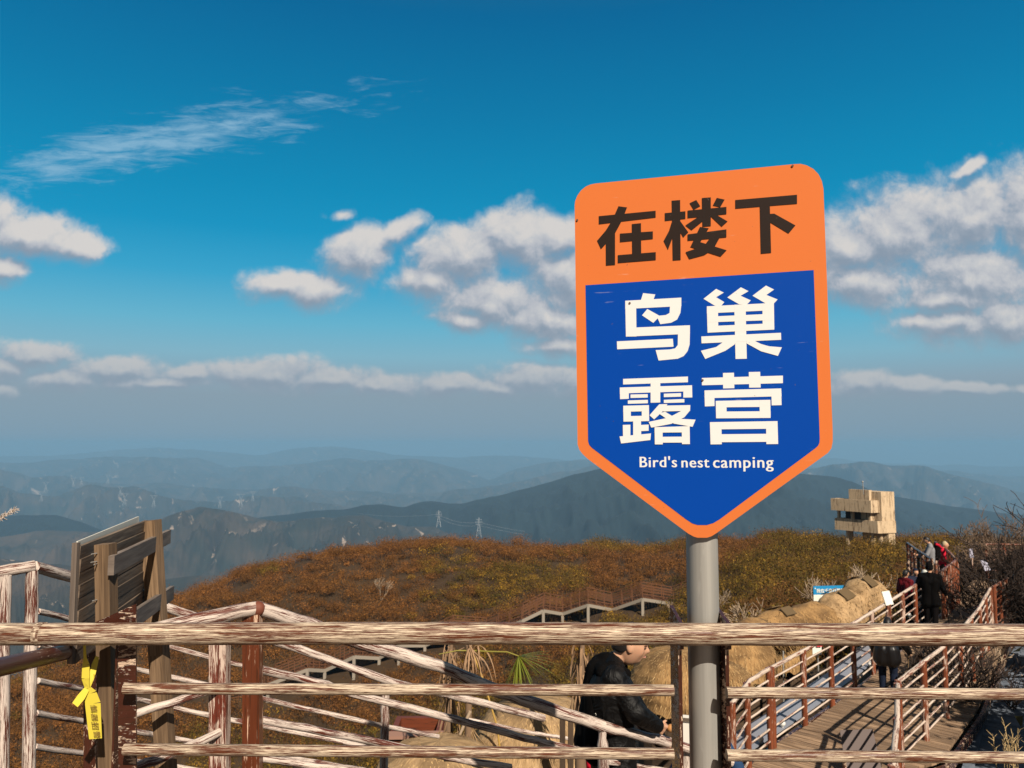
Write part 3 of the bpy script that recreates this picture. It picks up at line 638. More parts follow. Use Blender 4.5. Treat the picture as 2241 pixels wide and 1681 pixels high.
for (va, vb, vc, vd) in ((1507, 1511, 1516, 1522), (1640, 1650, 1653, 1662)):
    b = MB(); b.tube([P(272, va, RY), P(1474, vb, RY)], .0195, 20); b.build('mid_rail', M_rail2, fence)
    b = MB(); b.tube([P(1590, vc, RY), P(2700, vd, RY)], .0195, 20); b.build('mid_rail', M_rail2, fence)
    b = MB(); b.tube([P(272, va, RY) - Vector((1.5, 0, 0)), P(205, va, RY)], .0195, 20) if False else None
# post at the left: angle iron with a slanting top gusset
ya = 2.855
b = MB(); b.prism([P(262, 1330, ya), P(262, 1340, ya), P(297, 1324, ya), P(297, 1330, ya)][:0] or [P(260, 1900, ya), P(298, 1900, ya), P(297, 1322, ya), P(208, 1362, ya), P(208, 1400, ya), P(258, 1400, ya)], (0, .008, 0)); b.build('angle_post', M_brown, fence)
b = MB(); q0 = P(258, 1402, ya); b.prism([q0, q0 + Vector((0, .11, 0)), q0 + Vector((0, .11, -1.3)), q0 + Vector((0, 0, -1.3))], (-.007, 0, 0)); b.build('angle_post', M_brown, fence)
# channel post that carries the sign pole
for ul, nm in ((1484, 0), (1587, 1)):
    q = P(ul, 1420, 2.835); x = q.x; z0 = -.2
    zt = P(ul, 1325, 2.97).z; zf = P(ul, 1365, 2.80).z
    b = MB(); b.prism([(x, 2.835, -.6), (x, 2.975, -.6), (x, 2.975, zt), (x, 2.80, zf), (x, 2.80, zf - .09), (x, 2.835, zf - .10)], (.013, 0, 0)); b.build('channel_post', M_brown, fence)
xa = P(1484, 1420, 2.835).x; xb = P(1587, 1420, 2.835).x
b = MB(); b.box(xa + .013, xb, 3.005, 3.013, -.6, -.05); b.build('post_web', M_brown, fence)
# side fence that runs back toward the viewer from the left post
sf = empty('side_fence', P(60, 1450, 2.6), 'dark red brown pipe rail running in from the left edge to the wooden notice board', 'fence')
b = MB(); b.tube([P(200, 1415, 3.3), P(60, 1446, 2.55), P(-260, 1520, 1.7)], .028, 24); b.build('top_rail', weathered('dark_gloss_pipe', 1.26, (.045, .010, .006), (.6, .46, .36), 4, 50, .9, .6), sf)
b = MB(); b.beam(P(203, 1405, 3.3), P(203, 2000, 3.3), .05, .05, (0, 1, 0)); b.build('post', M_brown, sf)

# ------------------------------------------------------------------ wooden notice board seen from behind, at the left
nb_ = empty('notice_board', P(232, 1681, 3.05), 'weathered wooden notice board seen from behind on two tan square posts', 'notice board')
up1 = (.05, 1, 0)
b = MB(); b.beam(P(244, 1900, 3.05), P(231, 1190, 3.05), .058, .058, up1); b.build('post', M_timber, nb_)
b = MB(); b.beam(P(384, 1990, 3.9), P(348, 1430, 3.9), .074, .07, up1); b.beam(P(348, 1431, 3.9), P(330, 1139, 3.9), .074, .07, up1); b.build('post', M_timber, nb_)
A0 = P(171, 1187, 2.96); A1 = P(318, 1152, 3.92); zt, zb = 1.36, .93
for k in range(9):
    z = zt - .024 - k * .0485
    b = MB(); dj = Vector((0, 0, random.uniform(-.004, .004)))
    a_ = Vector((A0.x, A0.y, z)); c_ = Vector((A1.x, A1.y, z)) + dj; tl = Vector((.012 if k % 2 else .004, 0, 0))
    b.beam(a_ + tl * .5, c_ + tl * .5, .014, .0475 + random.uniform(-.001, .002), (.06, 0, 1)); b.build('slat', M_slat, nb_)
ln = (A1 - A0); ln.z = 0; ln.normalize(); sid = Vector((-ln.y, ln.x, 0))       # toward the left, the board's front
b = MB(); b.prism([A0 + ln * .03 + sid * .010 + Vector((0, 0, .0)), P(312, 1130, 3.92) + sid * .016, Vector((A1.x, A1.y, zb)) + sid * .016, Vector((A0.x, A0.y, zb)) + ln * .03 + sid * .010], sid * .006); b.build('face_board', M_white, nb_)
b = MB(); b.beam(Vector((A0.x, A0.y, zb)) + sid * .004 - ln * .008, A0 + sid * .004 - ln * .008, .020, .022, (0, 1, 0)); b.build('end_strip', M_greyplank, nb_)
b = MB(); b.beam(P(243, 1238, 3.0), P(369, 1174, 4.3), .022, .073); b.build('batten', M_greyplank, nb_)
b = MB(); b.beam(P(262, 1376, 3.0), P(376, 1297, 4.3), .022, .073); b.build('batten', M_greyplank, nb_)
for v, dx in ((1211, -12), (1229, -13), (1234, -6), (1313, -9)):
    b = MB(); b.tube([P(212, v, 3.018), P(212 + dx, v + 2, 2.99)], .0022, 6); b.build('nail', M_galv, nb_)

# yellow tape knotted under the rail
M_tape = mat('yellow_tape', (.58, .47, .05), .55)
b = MB()
def ribbon(mb, pts, Y=2.9):
    """pts: (u, v, width px, depth offset)"""
    for (u0, v0, w0, d0), (u1, v1, w1, d1) in zip(pts[:-1], pts[1:]):
        du, dv = u1 - u0, v1 - v0; l = math.hypot(du, dv); nx, ny = -dv / l, du / l
        q = [P(u0 - nx * w0 / 2, v0 - ny * w0 / 2, Y + d0 - .004), P(u0 + nx * w0 / 2, v0 + ny * w0 / 2, Y + d0 + .004), P(u1 + nx * w1 / 2, v1 + ny * w1 / 2, Y + d1 + .004), P(u1 - nx * w1 / 2, v1 - ny * w1 / 2, Y + d1 - .004)]
        mb.prism(q, Vector((0, .0008, 0)))
ribbon(b, [(184, 1400, 5, .0), (186, 1440, 7, .004), (188, 1455, 16, .004), (187, 1485, 17, -.002), (191, 1507, 10, .0)])
ribbon(b, [(192, 1507, 9, .004), (201, 1480, 13, .012), (207, 1455, 13, .02), (213, 1437, 8, .026)])
ribbon(b, [(203, 1475, 10, .015), (199, 1492, 7, .02)])
ribbon(b, [(190, 1508, 12, -.004), (178, 1525, 17, -.012), (164, 1543, 15, -.02)])
ribbon(b, [(193, 1507, 14, -.003), (198, 1518, 27, -.005), (203, 1540, 34, -.006), (206, 1580, 31, -.006), (209, 1617, 28, -.006)])
tape = b.build('yellow_tape', M_tape); tag(tape, 'knotted strip of yellow printed plastic tape hanging below the rail', 'tape')
M_ink = mat('brown_ink', (.16, .10, .02), .6)
for ch, (u, v) in zip('慎器招警', ((207, 1549), (209, 1568), (210, 1586), (214, 1606))):
    o_ = P(u - 9, v - 7, 2.886); e_ = P(u - 7, v + 9, 2.886); r_ = e_ - o_; wd = r_.length; r_.normalize()
    lettering(ch, o_, r_, Vector((-.96, 0, .1)).normalized() * -1, wd, M_ink, 'tape_print', tape, .01)

# ------------------------------------------------------------------ stair railings below the lookout
def poly(pts): return [P(*p) for p in pts]
def dens(pts, n=4):
    """a gentle hand-made wobble along a straight rail"""
    out = []
    for a_, c_ in zip(pts[:-1], pts[1:]):
        for k in range(n):
            t_ = k / n; q = a_.lerp(c_, t_)
            if k: q += Vector((random.uniform(-.004, .004), 0, random.uniform(-.004, .004)))
            out.append(q)
    return out + [pts[-1]]
outer = empty('stair_railing', P(68, 1690, 4.7), 'far stair railing of thin flaking pipes sloping from the notice board to the nests', 'railing', 'stair railings below the lookout')
b = MB(); b.tube(dens(poly([(-160, 1280, 4.4), (-30, 1257, 4.55), (76, 1239, 4.7)])), .034, 14); b.tube(dens(poly([(76, 1240, 4.7), (170, 1268, 5.2), (365, 1330, 6.0), (500, 1372, 6.15)])), .034, 14); b.build('top_rail', M_stair, outer)
b = MB(); b.tube(dens(poly([(500, 1372, 6.15), (640, 1415, 6.3), (860, 1494, 6.7), (1010, 1528, 7.1), (1190, 1572, 7.5)])), .033, 14); b.build('top_rail', M_stair, outer)
for pts in ([(83, 1338, 4.72), (182, 1362, 5.2), (300, 1395, 5.8), (365, 1414, 6.0), (534, 1457, 6.2), (700, 1497, 6.4), (843, 1533, 6.7)],
            [(84, 1411, 4.72), (300, 1465, 5.8), (445, 1497, 6.1), (572, 1528, 6.25), (843, 1590, 6.7), (960, 1612, 7.0)],
            [(82, 1490, 4.72), (215, 1515, 5.4), (334, 1538, 5.9), (461, 1566, 6.1), (572, 1588, 6.25), (795, 1633, 6.6), (838, 1642, 6.7)],
            [(78, 1561, 4.72), (190, 1580, 5.3), (338, 1608, 5.9), (440, 1626, 6.1), (640, 1660, 6.35), (842, 1692, 6.7)],
            [(76, 1634, 4.72), (220, 1655, 5.4), (340, 1672, 5.9), (500, 1696, 6.15)]):
    b = MB(); b.tube(dens(poly(pts)), .0185, 10); b.build('mid_rail', M_stair, outer)
for pts in ([(12, 1260, 4.55), (6, 1420, 4.55), (4, 1900, 4.55)], [(71, 1246, 4.7), (69, 1340, 4.7), (60, 1900, 4.7)], [(843, 1496, 6.7), (842, 1600, 6.7), (838, 1760, 6.7)]):
    b = MB(); b.tube(dens(poly(pts)), [.032] + [.036] * 7 + [.038], 12); b.build('post', M_stair, outer)
for uu in (1231, 1249):
    b = MB(); b.beam(P(uu, 1572, 7.55), P(uu, 1900, 7.55), .05, .06, (0, 1, 0)); b.build('post', M_cane, outer)
b = MB(); b.tube(dens(poly([(1025, 1575, 8.2), (1130, 1597, 8.3), (1200, 1610, 8.4), (1232, 1614, 8.5), (1290, 1627, 8.6)])), .02, 10); b.build('mid_rail', M_stair, outer)

inner = empty('stair_railing', P(545, 1690, 4.0), 'near stair railing with a peaked thick rail and two square flaking posts', 'railing', 'stair railings below the lookout')
pk = P(563, 1331, 4.0)
b = MB(); b.tube(dens([P(240, 1402, 3.6), P(400, 1365, 3.8), pk]), .036, 18); b.build('top_rail', M_stair, inner)
b = MB(); b.tube(dens([pk, P(678, 1367, 4.2), P(795, 1410, 4.4), P(960, 1457, 4.6), P(1053, 1497, 4.75), P(1135, 1529, 4.85), P(1320, 1590, 5.05)]), .0365, 18); b.build('top_rail', M_stair, inner)
b = MB(); b.tube(dens([P(1318, 1589, 5.05), P(1400, 1610, 5.2), P(1473, 1627, 5.4), P(1600, 1668, 5.6)]), .034, 16); b.build('top_rail', M_stair, inner)
b = MB(); b.sphere(pk + Vector((.004, -.004, -.003)), .0385, 14, 10, (1.0, .9, 1.0)); b.build('rail_knuckle', mat('old_brown_paint', (.13, .036, .018), .7), inner)
for pts, r_ in (([(572, 1466, 4.05), (716, 1499, 4.3), (767, 1518, 4.35), (960, 1566, 4.65), (1109, 1604, 4.8), (1185, 1624, 4.9), (1320, 1655, 5.05)], .021), ([(572, 1575, 4.05), (760, 1611, 4.35), (979, 1657, 4.7), (1118, 1680, 4.85)], .02), ([(572, 1660, 4.05), (800, 1690, 4.4)], .019),
                ([(296, 1563, 3.65), (443, 1517, 3.9), (480, 1506, 4.0)], .019), ([(296, 1680, 3.65), (380, 1648, 3.8), (481, 1602, 4.0)], .021), ([(1330, 1668, 5.05), (1440, 1684, 5.3), (1500, 1692, 5.5)], .018)):
    b = MB(); b.tube(dens(poly(pts)), r_, 12); b.build('mid_rail', M_stair, inner)
b = MB(); b.beam(P(481, 1352, 4.03), P(481, 1960, 4.03), .086, .07, (0, 1, 0)); b.build('post', M_post, inner)
b = MB(); b.beam(P(553, 1336, 4.0), P(553, 1960, 4.0), .085, .06, (0, 1, 0)); b.build('post', weathered('red_brown_post_paint', 1.19, (.085, .022, .009), (.6, .4, .28), 3.5, 50, .8, .5), inner)
b = MB(); b.tube(dens(poly([(1318, 1592, 5.05), (1320, 1640, 5.05), (1322, 1900, 5.05)])), [.026] * 3 + [.036] * 3 + [.042] * 3, 12); b.build('post', M_stair, inner)
b = MB(); b.tube(poly([(1500, 1632, 5.5), (1502, 1900, 5.5)]), .034, 12); b.build('post', M_stair, inner)
# stair landing under the man
b = MB()
for k in range(14): b.box(-.1 + k * .16, .045 + k * .16, 4.9, 7.3, -1.49, -1.43)
tag(b.build('stair_landing', M_deck), kind='structure')

# ------------------------------------------------------------------ people
def cloth(m, sc=7.0, d=.02):
    t = m.node_tree; tcn = nd(t, 'ShaderNodeTexCoord'); n1 = noise(t, tcn.outputs['Object'], sc, 3, .5, 1.5); b = nd(t, 'ShaderNodeBump'); b.inputs['Strength'].default_value = .9; b.inputs['Distance'].default_value = d
    t.links.new(n1, b.inputs['Height']); t.links.new(b.outputs[0], bsdf(m).inputs['Normal']); bsdf(m).inputs['Specular IOR Level'].default_value = .22; return m
M_skin = mat('skin', (.46, .25, .155), .55); bsdf(M_skin).inputs['Subsurface Weight'].default_value = .08
M_blackcloth = mat('black_cloth', (.0018, .0013, .0012), .8); M_darkcloth = mat('dark_cloth', (.004, .003, .003), .85)
M_hair = mat('black_hair', (.012, .009, .008), .5)
def capsule(bm_v, bm_f, p0, p1, r0, r1, seg=12):
    m = MB(); p0 = Vector(p0); p1 = Vector(p1); d = p1 - p0
    if d.length < 1e-5: d = Vector((0, 0, .001)); p1 = p0 + d
    n = d.normalized(); pts = []; rs = []
    for k in range(5): a = math.pi / 2 * (1 - k / 5); pts.append(p0 - n * (r0 * math.sin(a))); rs.append(max(r0 * math.cos(a), .0006))
    for k in range(5): t_ = k / 4; pts.append(p0.lerp(p1, t_)); rs.append(r0 + (r1 - r0) * t_)
    for k in range(1, 6): a = math.pi / 2 * k / 5; pts.append(p1 + n * (r1 * math.sin(a))); rs.append(max(r1 * math.cos(a), .0006))
    m.tube(pts, rs, seg); o = len(bm_v); bm_v += m.v; bm_f += [[o + i for i in f] for f in m.f]
def fused(name, caps, voxel, mt, parent, extra=None, smooth=3):
    """tapered capsules grown together into one continuous surface"""
    v = []; f = []
    for c_ in caps: capsule(v, f, *c_)
    if extra: o = len(v); v += extra[0]; f += [[o + i for i in q] for q in extra[1]]
    me = bpy.data.meshes.new(name); me.from_pydata(v, [], f); ob = bpy.data.objects.new(name, me); C.objects.link(ob)
    r = ob.modifiers.new('r', 'REMESH'); r.mode = 'VOXEL'; r.voxel_size = voxel; r.use_smooth_shade = True
    s_ = ob.modifiers.new('s', 'SMOOTH'); s_.iterations = smooth; s_.factor = .5
    dg = bpy.context.evaluated_depsgraph_get(); dg.update(); m2 = bpy.data.meshes.new_from_object(ob.evaluated_get(dg))
    bpy.data.objects.remove(ob); bpy.data.meshes.remove(me); m2.materials.clear(); m2.name = name
    m2.polygons.foreach_set('use_smooth', np.ones(len(m2.polygons), bool))
    return link(name, m2, mt, parent)
def headmesh(c_, M, sc=1.0):
    """a head with brow, eyes, nose, lips, chin and ears; local +Y is the face"""
    v = []; f = []; n, rg = 56, 40
    def g(d, q, w_): q = Vector(q).normalized(); return math.exp(-((d - q).length / w_) ** 2)
    for i in range(rg + 1):
        a = math.pi * i / rg
        for k in range(n):
            b_ = 2 * math.pi * k / n; d = Vector((math.sin(a) * math.cos(b_), math.sin(a) * math.sin(b_), math.cos(a)))
            low = max(0, -d.z); p = Vector((d.x * .074 * (1 - .22 * low), d.y * (.094 if d.y > 0 else .098) * (1 - (.10 * low if d.y > 0 else .35 * low)), d.z * .118))
            nz = max(0, d.z + .35)
            add = .026 * g(d, (0, 1, -.16), .13) + .010 * g(d, (0, 1, -.02), .12) + .006 * g(d, (0, 1, .22), .22) - .009 * g(d, (.34, .92, .06), .16) - .009 * g(d, (-.34, .92, .06), .16) \
                + .009 * g(d, (0, 1, -.42), .13) - .006 * g(d, (0, 1, -.47), .05) + .008 * g(d, (0, 1, -.56), .12) + .015 * g(d, (0, .85, -.86), .22) + .006 * g(d, (.6, .7, -.2), .25) + .006 * g(d, (-.6, .7, -.2), .25)
            p += Vector((d.x, max(d.y, 0) * 1.0 + (d.y if d.y < 0 else 0), d.z * .2)) * add
            v.append(tuple(c_ + M @ (p * sc)))
    for i in range(rg):
        for k in range(n):
            k2 = (k + 1) % n; f.append([i * n + k, (i + 1) * n + k, (i + 1) * n + k2, i * n + k2])
    for sx_ in (-1, 1):
        m = MB(); m.sphere((0, 0, 0), 1, 12, 8); o = len(v)
        v += [tuple(c_ + M @ (Vector((sx_ * .074 + q[0] * .009, -.008 + q[1] * .019 - q[2] * .006, -.005 + q[2] * .031)) * sc)) for q in m.v]; f += [[o + i for i in q] for q in m.f]
    return v, f
def hairmesh(name, c_, M, mt, parent, sc=1.0, long_=0.0, grow=1.07):
    v = []; f = []; n, rg = 32, 20
    for i in range(rg + 1):
        a = math.pi * .62 * i / rg
        for k in range(n):
            b_ = 2 * math.pi * k / n; d = Vector((math.sin(a) * math.cos(b_), math.sin(a) * math.sin(b_), math.cos(a)))
            front = max(0, d.y); zc = d.z
            if front > .2: zc = max(zc, .36 + .2 * (front - .2))
            else:
                tt = min(1, max(0, (d.y + .45) / .65)); zc = max(zc, (-.42 - long_) * (1 - tt) + (.36 if long_ == 0 else -.1) * tt)
            h = math.sqrt(max(0, 1 - min(zc, 1) ** 2)) / max(1e-4, math.sqrt(max(1e-6, 1 - d.z ** 2)))
            j = 1 + .02 * math.sin(17 * b_ + 5 * a)
            v.append(tuple(c_ + M @ (Vector((d.x * .074 * min(h, 1.25), d.y * .097 * min(h, 1.25), zc * .118)) * sc * grow * j)))
    for i in range(rg):
        for k in range(n):
            k2 = (k + 1) % n; f.append([i * n + k, (i + 1) * n + k, (i + 1) * n + k2, i * n + k2])
    o_ = len(v); v.append(tuple(c_)); 
    for k in range(n): f.append([rg * n + k, o_, rg * n + (k + 1) % n])
    me = bpy.data.meshes.new(name); me.from_pydata(v, [], f); me.polygons.foreach_set('use_smooth', np.ones(len(me.polygons), bool)); return link(name, me, mt, parent)
def hand(wr, d, side, palm_n, curl=.5, sc=1.0):
    """palm and five fingers from the wrist along d; returns capsules"""
    d = Vector(d).normalized(); pn = Vector(palm_n); pn = (pn - d * pn.dot(d)).normalized(); s_ = d.cross(pn) * side; wr = Vector(wr); out_ = []
    for k in (-1, 0, 1): out_.append((wr + s_ * k * .012 * sc, wr + d * .085 * sc + s_ * k * .026 * sc, .017 * sc, .013 * sc))
    for k, l in zip((-1.5, -.5, .5, 1.5), (.062, .074, .078, .068)):
        b_ = wr + d * .088 * sc + s_ * k * .0205 * sc; l *= sc
        m1 = b_ + (d * math.cos(curl * .7) + pn * math.sin(curl * .7)) * l * .5; m2 = m1 + (d * math.cos(curl * 1.7) + pn * math.sin(curl * 1.7)) * l * .32; m3 = m2 + (d * math.cos(curl * 2.5) + pn * math.sin(curl * 2.5)) * l * .24
        out_ += [(b_, m1, .0088 * sc, .0082 * sc), (m1, m2, .0082 * sc, .0076 * sc), (m2, m3, .0076 * sc, .0066 * sc)]
    tb = wr + d * .03 * sc + s_ * .026 * sc; t1 = tb + (d * .7 + s_ * .6 + pn * .35).normalized() * .042 * sc; t2 = t1 + (d * .9 + pn * .5).normalized() * .034 * sc
    return out_ + [(tb, t1, .012 * sc, .0098 * sc), (t1, t2, .0098 * sc, .008 * sc)]
DEF = dict(head=(0, .03, 1.60), neck=(0, 0, 1.44), chest=(0, 0, 1.28), waist=(0, 0, 1.08), pelvis=(0, 0, .94), sl=(-.19, 0, 1.39), sr=(.19, 0, 1.39), el=(-.25, -.03, 1.11), er=(.25, -.03, 1.11), wl=(-.26, .06, .87), wr=(.26, .06, .87),
           hl=(-.095, 0, .92), hr=(.095, 0, .92), kl=(-.10, .03, .50), kr=(.10, .03, .50), al=(-.10, 0, .085), ar=(.10, 0, .085))
def person(label, loc, rotz, pose={}, top=None, legs=None, hairm=None, coat=.0, bulk=1.0, voxel=.011, headtilt=0, headturn=0, longhair=0, hat=None, sc=1.0, mtop='jacket', fingers=.45, group=None, hs=1.0):
    top = top or M_blackcloth; legs = legs or M_darkcloth; hairm = hairm or M_hair
    J = dict(DEF); J.update(pose); Rz = Matrix.Rotation(rotz, 3, 'Z'); loc = Vector(loc)
    J = {k: loc + Rz @ (Vector(q) * sc) for k, q in J.items()}
    root = empty('person', loc, label, 'person', group)
    Mh = Rz @ Matrix.Rotation(headturn, 3, 'Z') @ Matrix.Rotation(-headtilt, 3, 'X'); fw = Rz @ Vector((0, 1, 0)); sd_ = Rz @ Vector((1, 0, 0))
    b_ = bulk * sc
    caps = [(J['neck'], J['head'], .052 * sc, .05 * sc), (J['pelvis'] - sd_ * .06 * sc, J['pelvis'] + sd_ * .06 * sc, .10 * sc, .10 * sc), (J['waist'] - sd_ * .04 * sc, J['chest'] - sd_ * .07 * sc, .095 * sc, .105 * sc), (J['waist'] + sd_ * .04 * sc, J['chest'] + sd_ * .07 * sc, .095 * sc, .105 * sc), (J['pelvis'], J['waist'], .11 * sc, .10 * sc), (J['chest'], J['neck'], .10 * sc, .06 * sc), (J['sl'], J['sr'], .06 * sc, .06 * sc)]
    for s_ in 'lr':
        caps += [(J['s' + s_], J['e' + s_], .05 * sc, .04 * sc), (J['e' + s_], J['w' + s_], .04 * sc, .026 * sc), (J['h' + s_], J['k' + s_], .08 * sc, .052 * sc), (J['k' + s_], J['a' + s_], .05 * sc, .036 * sc), (J['a' + s_] - Vector((0, 0, .045 * sc)), J['a' + s_] + fw * .15 * sc - Vector((0, 0, .05 * sc)), .035 * sc, .03 * sc)]
        fd = (J['w' + s_] - J['e' + s_]).normalized(); caps += hand(J['w' + s_], fd, 1 if s_ == 'r' else -1, -sd_ if s_ == 'r' else sd_, fingers, sc)
    body = fused('body', caps, voxel, M_skin, root, headmesh(J['head'], Mh, sc * hs), 2)
    tc_ = [(J['waist'] - sd_ * .06 * sc, J['chest'] - sd_ * .085 * sc, .13 * b_, .135 * b_), (J['waist'] + sd_ * .06 * sc, J['chest'] + sd_ * .085 * sc, .13 * b_, .135 * b_), (J['chest'], J['neck'] - Vector((0, 0, .03 * sc)), .135 * b_, .082 * sc), (J['sl'], J['sr'], .074 * b_, .074 * b_), (J['sl'], J['neck'], .07 * b_, .07 * sc), (J['sr'], J['neck'], .07 * b_, .07 * sc), (J['sl'], J['chest'], .08 * b_, .12 * b_), (J['sr'], J['chest'], .08 * b_, .12 * b_), (J['pelvis'] - sd_ * .06 * sc - Vector((0, 0, .02 * sc)), J['waist'] - sd_ * .05 * sc, .128 * b_, .13 * b_), (J['pelvis'] + sd_ * .06 * sc - Vector((0, 0, .02 * sc)), J['waist'] + sd_ * .05 * sc, .128 * b_, .13 * b_)]
    if coat: dn = Vector((0, 0, -coat * sc)); tc_ += [(J['pelvis'] - sd_ * .07 * sc, J['pelvis'] - sd_ * .085 * sc + dn, .128 * b_, .135 * b_), (J['pelvis'] + sd_ * .07 * sc, J['pelvis'] + sd_ * .085 * sc + dn, .128 * b_, .135 * b_)]
    for s_ in 'lr': tc_ += [(J['s' + s_], J['e' + s_], .073 * b_, .062 * b_), (J['e' + s_], J['e' + s_].lerp(J['w' + s_], .97), .064 * b_, .047 * b_)]
    fused(mtop, tc_, voxel, top, root)
    lg = [(J['pelvis'] - sd_ * .05 * sc, J['pelvis'] + sd_ * .05 * sc, .118 * sc, .118 * sc)]
    for s_ in 'lr': lg += [(J['h' + s_], J['k' + s_], .098 * sc, .074 * sc), (J['k' + s_], J['a' + s_] + Vector((0, 0, .02 * sc)), .073 * sc, .058 * sc)]
    fused('trousers', lg, voxel, legs, root)
    for s_ in 'lr': fused('shoe', [(J['a' + s_] - Vector((0, 0, .035 * sc)) - fw * .03 * sc, J['a' + s_] + fw * .15 * sc - Vector((0, 0, .045 * sc)), .048 * sc, .04 * sc)], voxel * .8, M_darkcloth, root)
    if hat is not None: hairmesh('hat', J['head'] + Vector((0, 0, .012 * sc)), Mh, hat, root, sc, .0, 1.16)
    hairmesh('hair', J['head'], Mh, hairm, root, sc * hs, longhair, 1.075)
    return root, J, Mh

# the man in black on the stairs, in profile, looking down at what he holds
MY = 5.3
def Wp(u, v, dy=0.0): return P(u, v, MY + dy) - P(1345, 1640, MY)
def toloc(p): return Matrix.Rotation(R(90), 3, 'Z') @ p           # he faces world +X: local frame is turned -90 degrees
fz = P(1345, 1640, MY) - Vector((0, 0, .93))
L_ = lambda u, v, dy=0: tuple(toloc(Wp(u, v, dy)) + Vector((0, 0, .93)))
pose = dict(head=L_(1379, 1410), neck=L_(1342, 1449), chest=L_(1334, 1500), waist=L_(1338, 1580), pelvis=L_(1343, 1640), sr=L_(1344, 1486, -.155), sl=L_(1350, 1482, .165), er=L_(1392, 1560, -.23), el=L_(1402, 1566, .22), wr=L_(1437, 1588, -.10), wl=L_(1446, 1622, .10),
            hl=(-.095, 0, .92), hr=(.095, 0, .92), kl=(-.10, .06, .50), kr=(.10, -.02, .50), al=(-.10, .03, .085), ar=(.10, -.06, .085))
man, J, Mh = person('young person in a black hooded jacket seen in profile behind the fence, looking down', fz, R(-90), pose, cloth(mat('black_nylon', (.0018, .0014, .0014), .6), 9, .03), None, None, .12, 1.12, .0065, R(13), R(-4), 0, None, 1.0, 'jacket', .9, None, 1.16)
hd_ = lambda x, y, z: J['head'] + Mh @ (Vector((x, y, z)) * 1.16)
for sx_ in (-1, 1):
    b = MB(); b.tube([hd_(sx_ * .046, .078, .006), hd_(sx_ * .034, .088, .008), hd_(sx_ * .022, .092, .005)], [.0022, .0034, .002], 6); b.build('eye', M_hair, man)
    b = MB(); b.tube([hd_(sx_ * .052, .078, .027), hd_(sx_ * .034, .094, .031), hd_(sx_ * .018, .099, .026)], [.002, .0042, .003], 6); b.build('eyebrow', M_hair, man)
b = MB(); b.tube([hd_(-.022, .086, -.050), hd_(-.010, .0985, -.049), hd_(.010, .0985, -.049), hd_(.022, .086, -.050)], [.002, .0055, .0055, .002], 8); b.build('lips', mat('lip_skin', (.40, .18, .13), .5), man)
nk = J['neck']; fx = Vector((1, 0, 0)); zz_ = Vector((0, 0, 1)); fy = Vector((0, 1, 0))
fused('hood', [(nk - fx * .065 + zz_ * .0 + fy * .03, nk - fx * .04 + zz_ * .012, .055, .055), (nk - fx * .075 - fy * .11 - zz_ * .035, nk - fx * .085 + fy * .10 - zz_ * .035, .06, .06), (nk - fx * .10 - zz_ * .06, nk - fx * .13 - zz_ * .16, .09, .08), (nk - fx * .02 - fy * .10 - zz_ * .01, nk + fx * .075 - fy * .075 - zz_ * .055, .05, .036), (nk - fx * .02 + fy * .10 - zz_ * .01, nk + fx * .075 + fy * .075 - zz_ * .055, .05, .036)], .008, mat('black_fleece', (.0028, .0024, .0024), .9), man)
q = P(1303, 1575, 5.32)
bp = fused('backpack', [(q + zz_ * .17 + fy * .09, q - zz_ * .17 + fy * .09, .085, .095), (q + zz_ * .17 - fy * .09, q - zz_ * .17 - fy * .09, .085, .095), (q + zz_ * .12, q - zz_ * .14 - fx * .03, .10, .12)], .01, mat('black_pack_fabric', (.003, .0026, .0026), .7), None)
tag(bp, 'black backpack worn on the back of the person in profile', 'backpack')
b = MB(); qq = P(1306, 1562, 5.14)
for k in range(3): a = k * math.pi / 3; d_ = Vector((math.cos(a), 0, math.sin(a))) * .011; b.tube([qq - d_, qq + d_], .0018, 5)
b.build('emblem', M_white, bp)
b = MB(); b.tube([P(1327, 1566, 5.12), P(1333, 1575, 5.12)], .003, 6); b.build('zip_pull', M_galv, bp)
hp = J['wr'] + Vector((.10, .03, -.02))
b = MB(); b.sphere(hp + Vector((.02, .06, -.03)), .035, 14, 10, (1.1, .9, .8)); tag(b.build('bread_bun', mat('toasted_crust', (.42, .20, .07), .6)), 'round brown bun held in the hands of the person in profile', 'food')
# a visitor crouched beyond, mostly hidden by the sign pole, with a pale carton
M_navy = mat('navy_cloth', (.02, .045, .10), .85)
fl = -1.75
crouch = dict(head=(0, .30, 1.02), neck=(0, .17, .93), chest=(0, .10, .80), waist=(0, .0, .60), pelvis=(0, -.08, .48), sl=(-.19, .14, .88), sr=(.19, .14, .88), el=(-.22, .34, .66), er=(.22, .34, .66), wl=(-.10, .52, .60), wr=(.10, .52, .60), hl=(-.1, -.08, .46), hr=(.1, -.08, .46), kl=(-.14, .34, .52), kr=(.14, .34, .52), al=(-.13, .10, .085), ar=(.13, .10, .085))
person('person in a navy top crouching beyond the grey sign pole', (1.62, 7.2, fl), R(-150), crouch, M_navy, M_darkcloth)
b = MB(); c_ = P(1508, 1600, 6.6); s_ = .16
for dx, nm in ((0, 0),): b.prism([c_ + Vector(p_) * s_ for p_ in ((-.6, -.4, -.7), (.5, -.7, -.7), (.8, .4, -.7), (-.3, .7, -.7))], (0, 0, s_ * 1.3))
ct = b.build('carton', mat('pale_card', (.62, .58, .52), .8)); tag(ct, 'pale open carton beside the crouching person at the sign pole', 'box')
b = MB(); b.prism([c_ + Vector((-.6, -.4, .61)) * s_, c_ + Vector((.5, -.7, .61)) * s_, c_ + Vector((.6, -1.1, .95)) * s_, c_ + Vector((-.5, -.8, .95)) * s_], (0, 0, .004)); b.build('flap', mat('pale_card', ()), ct)
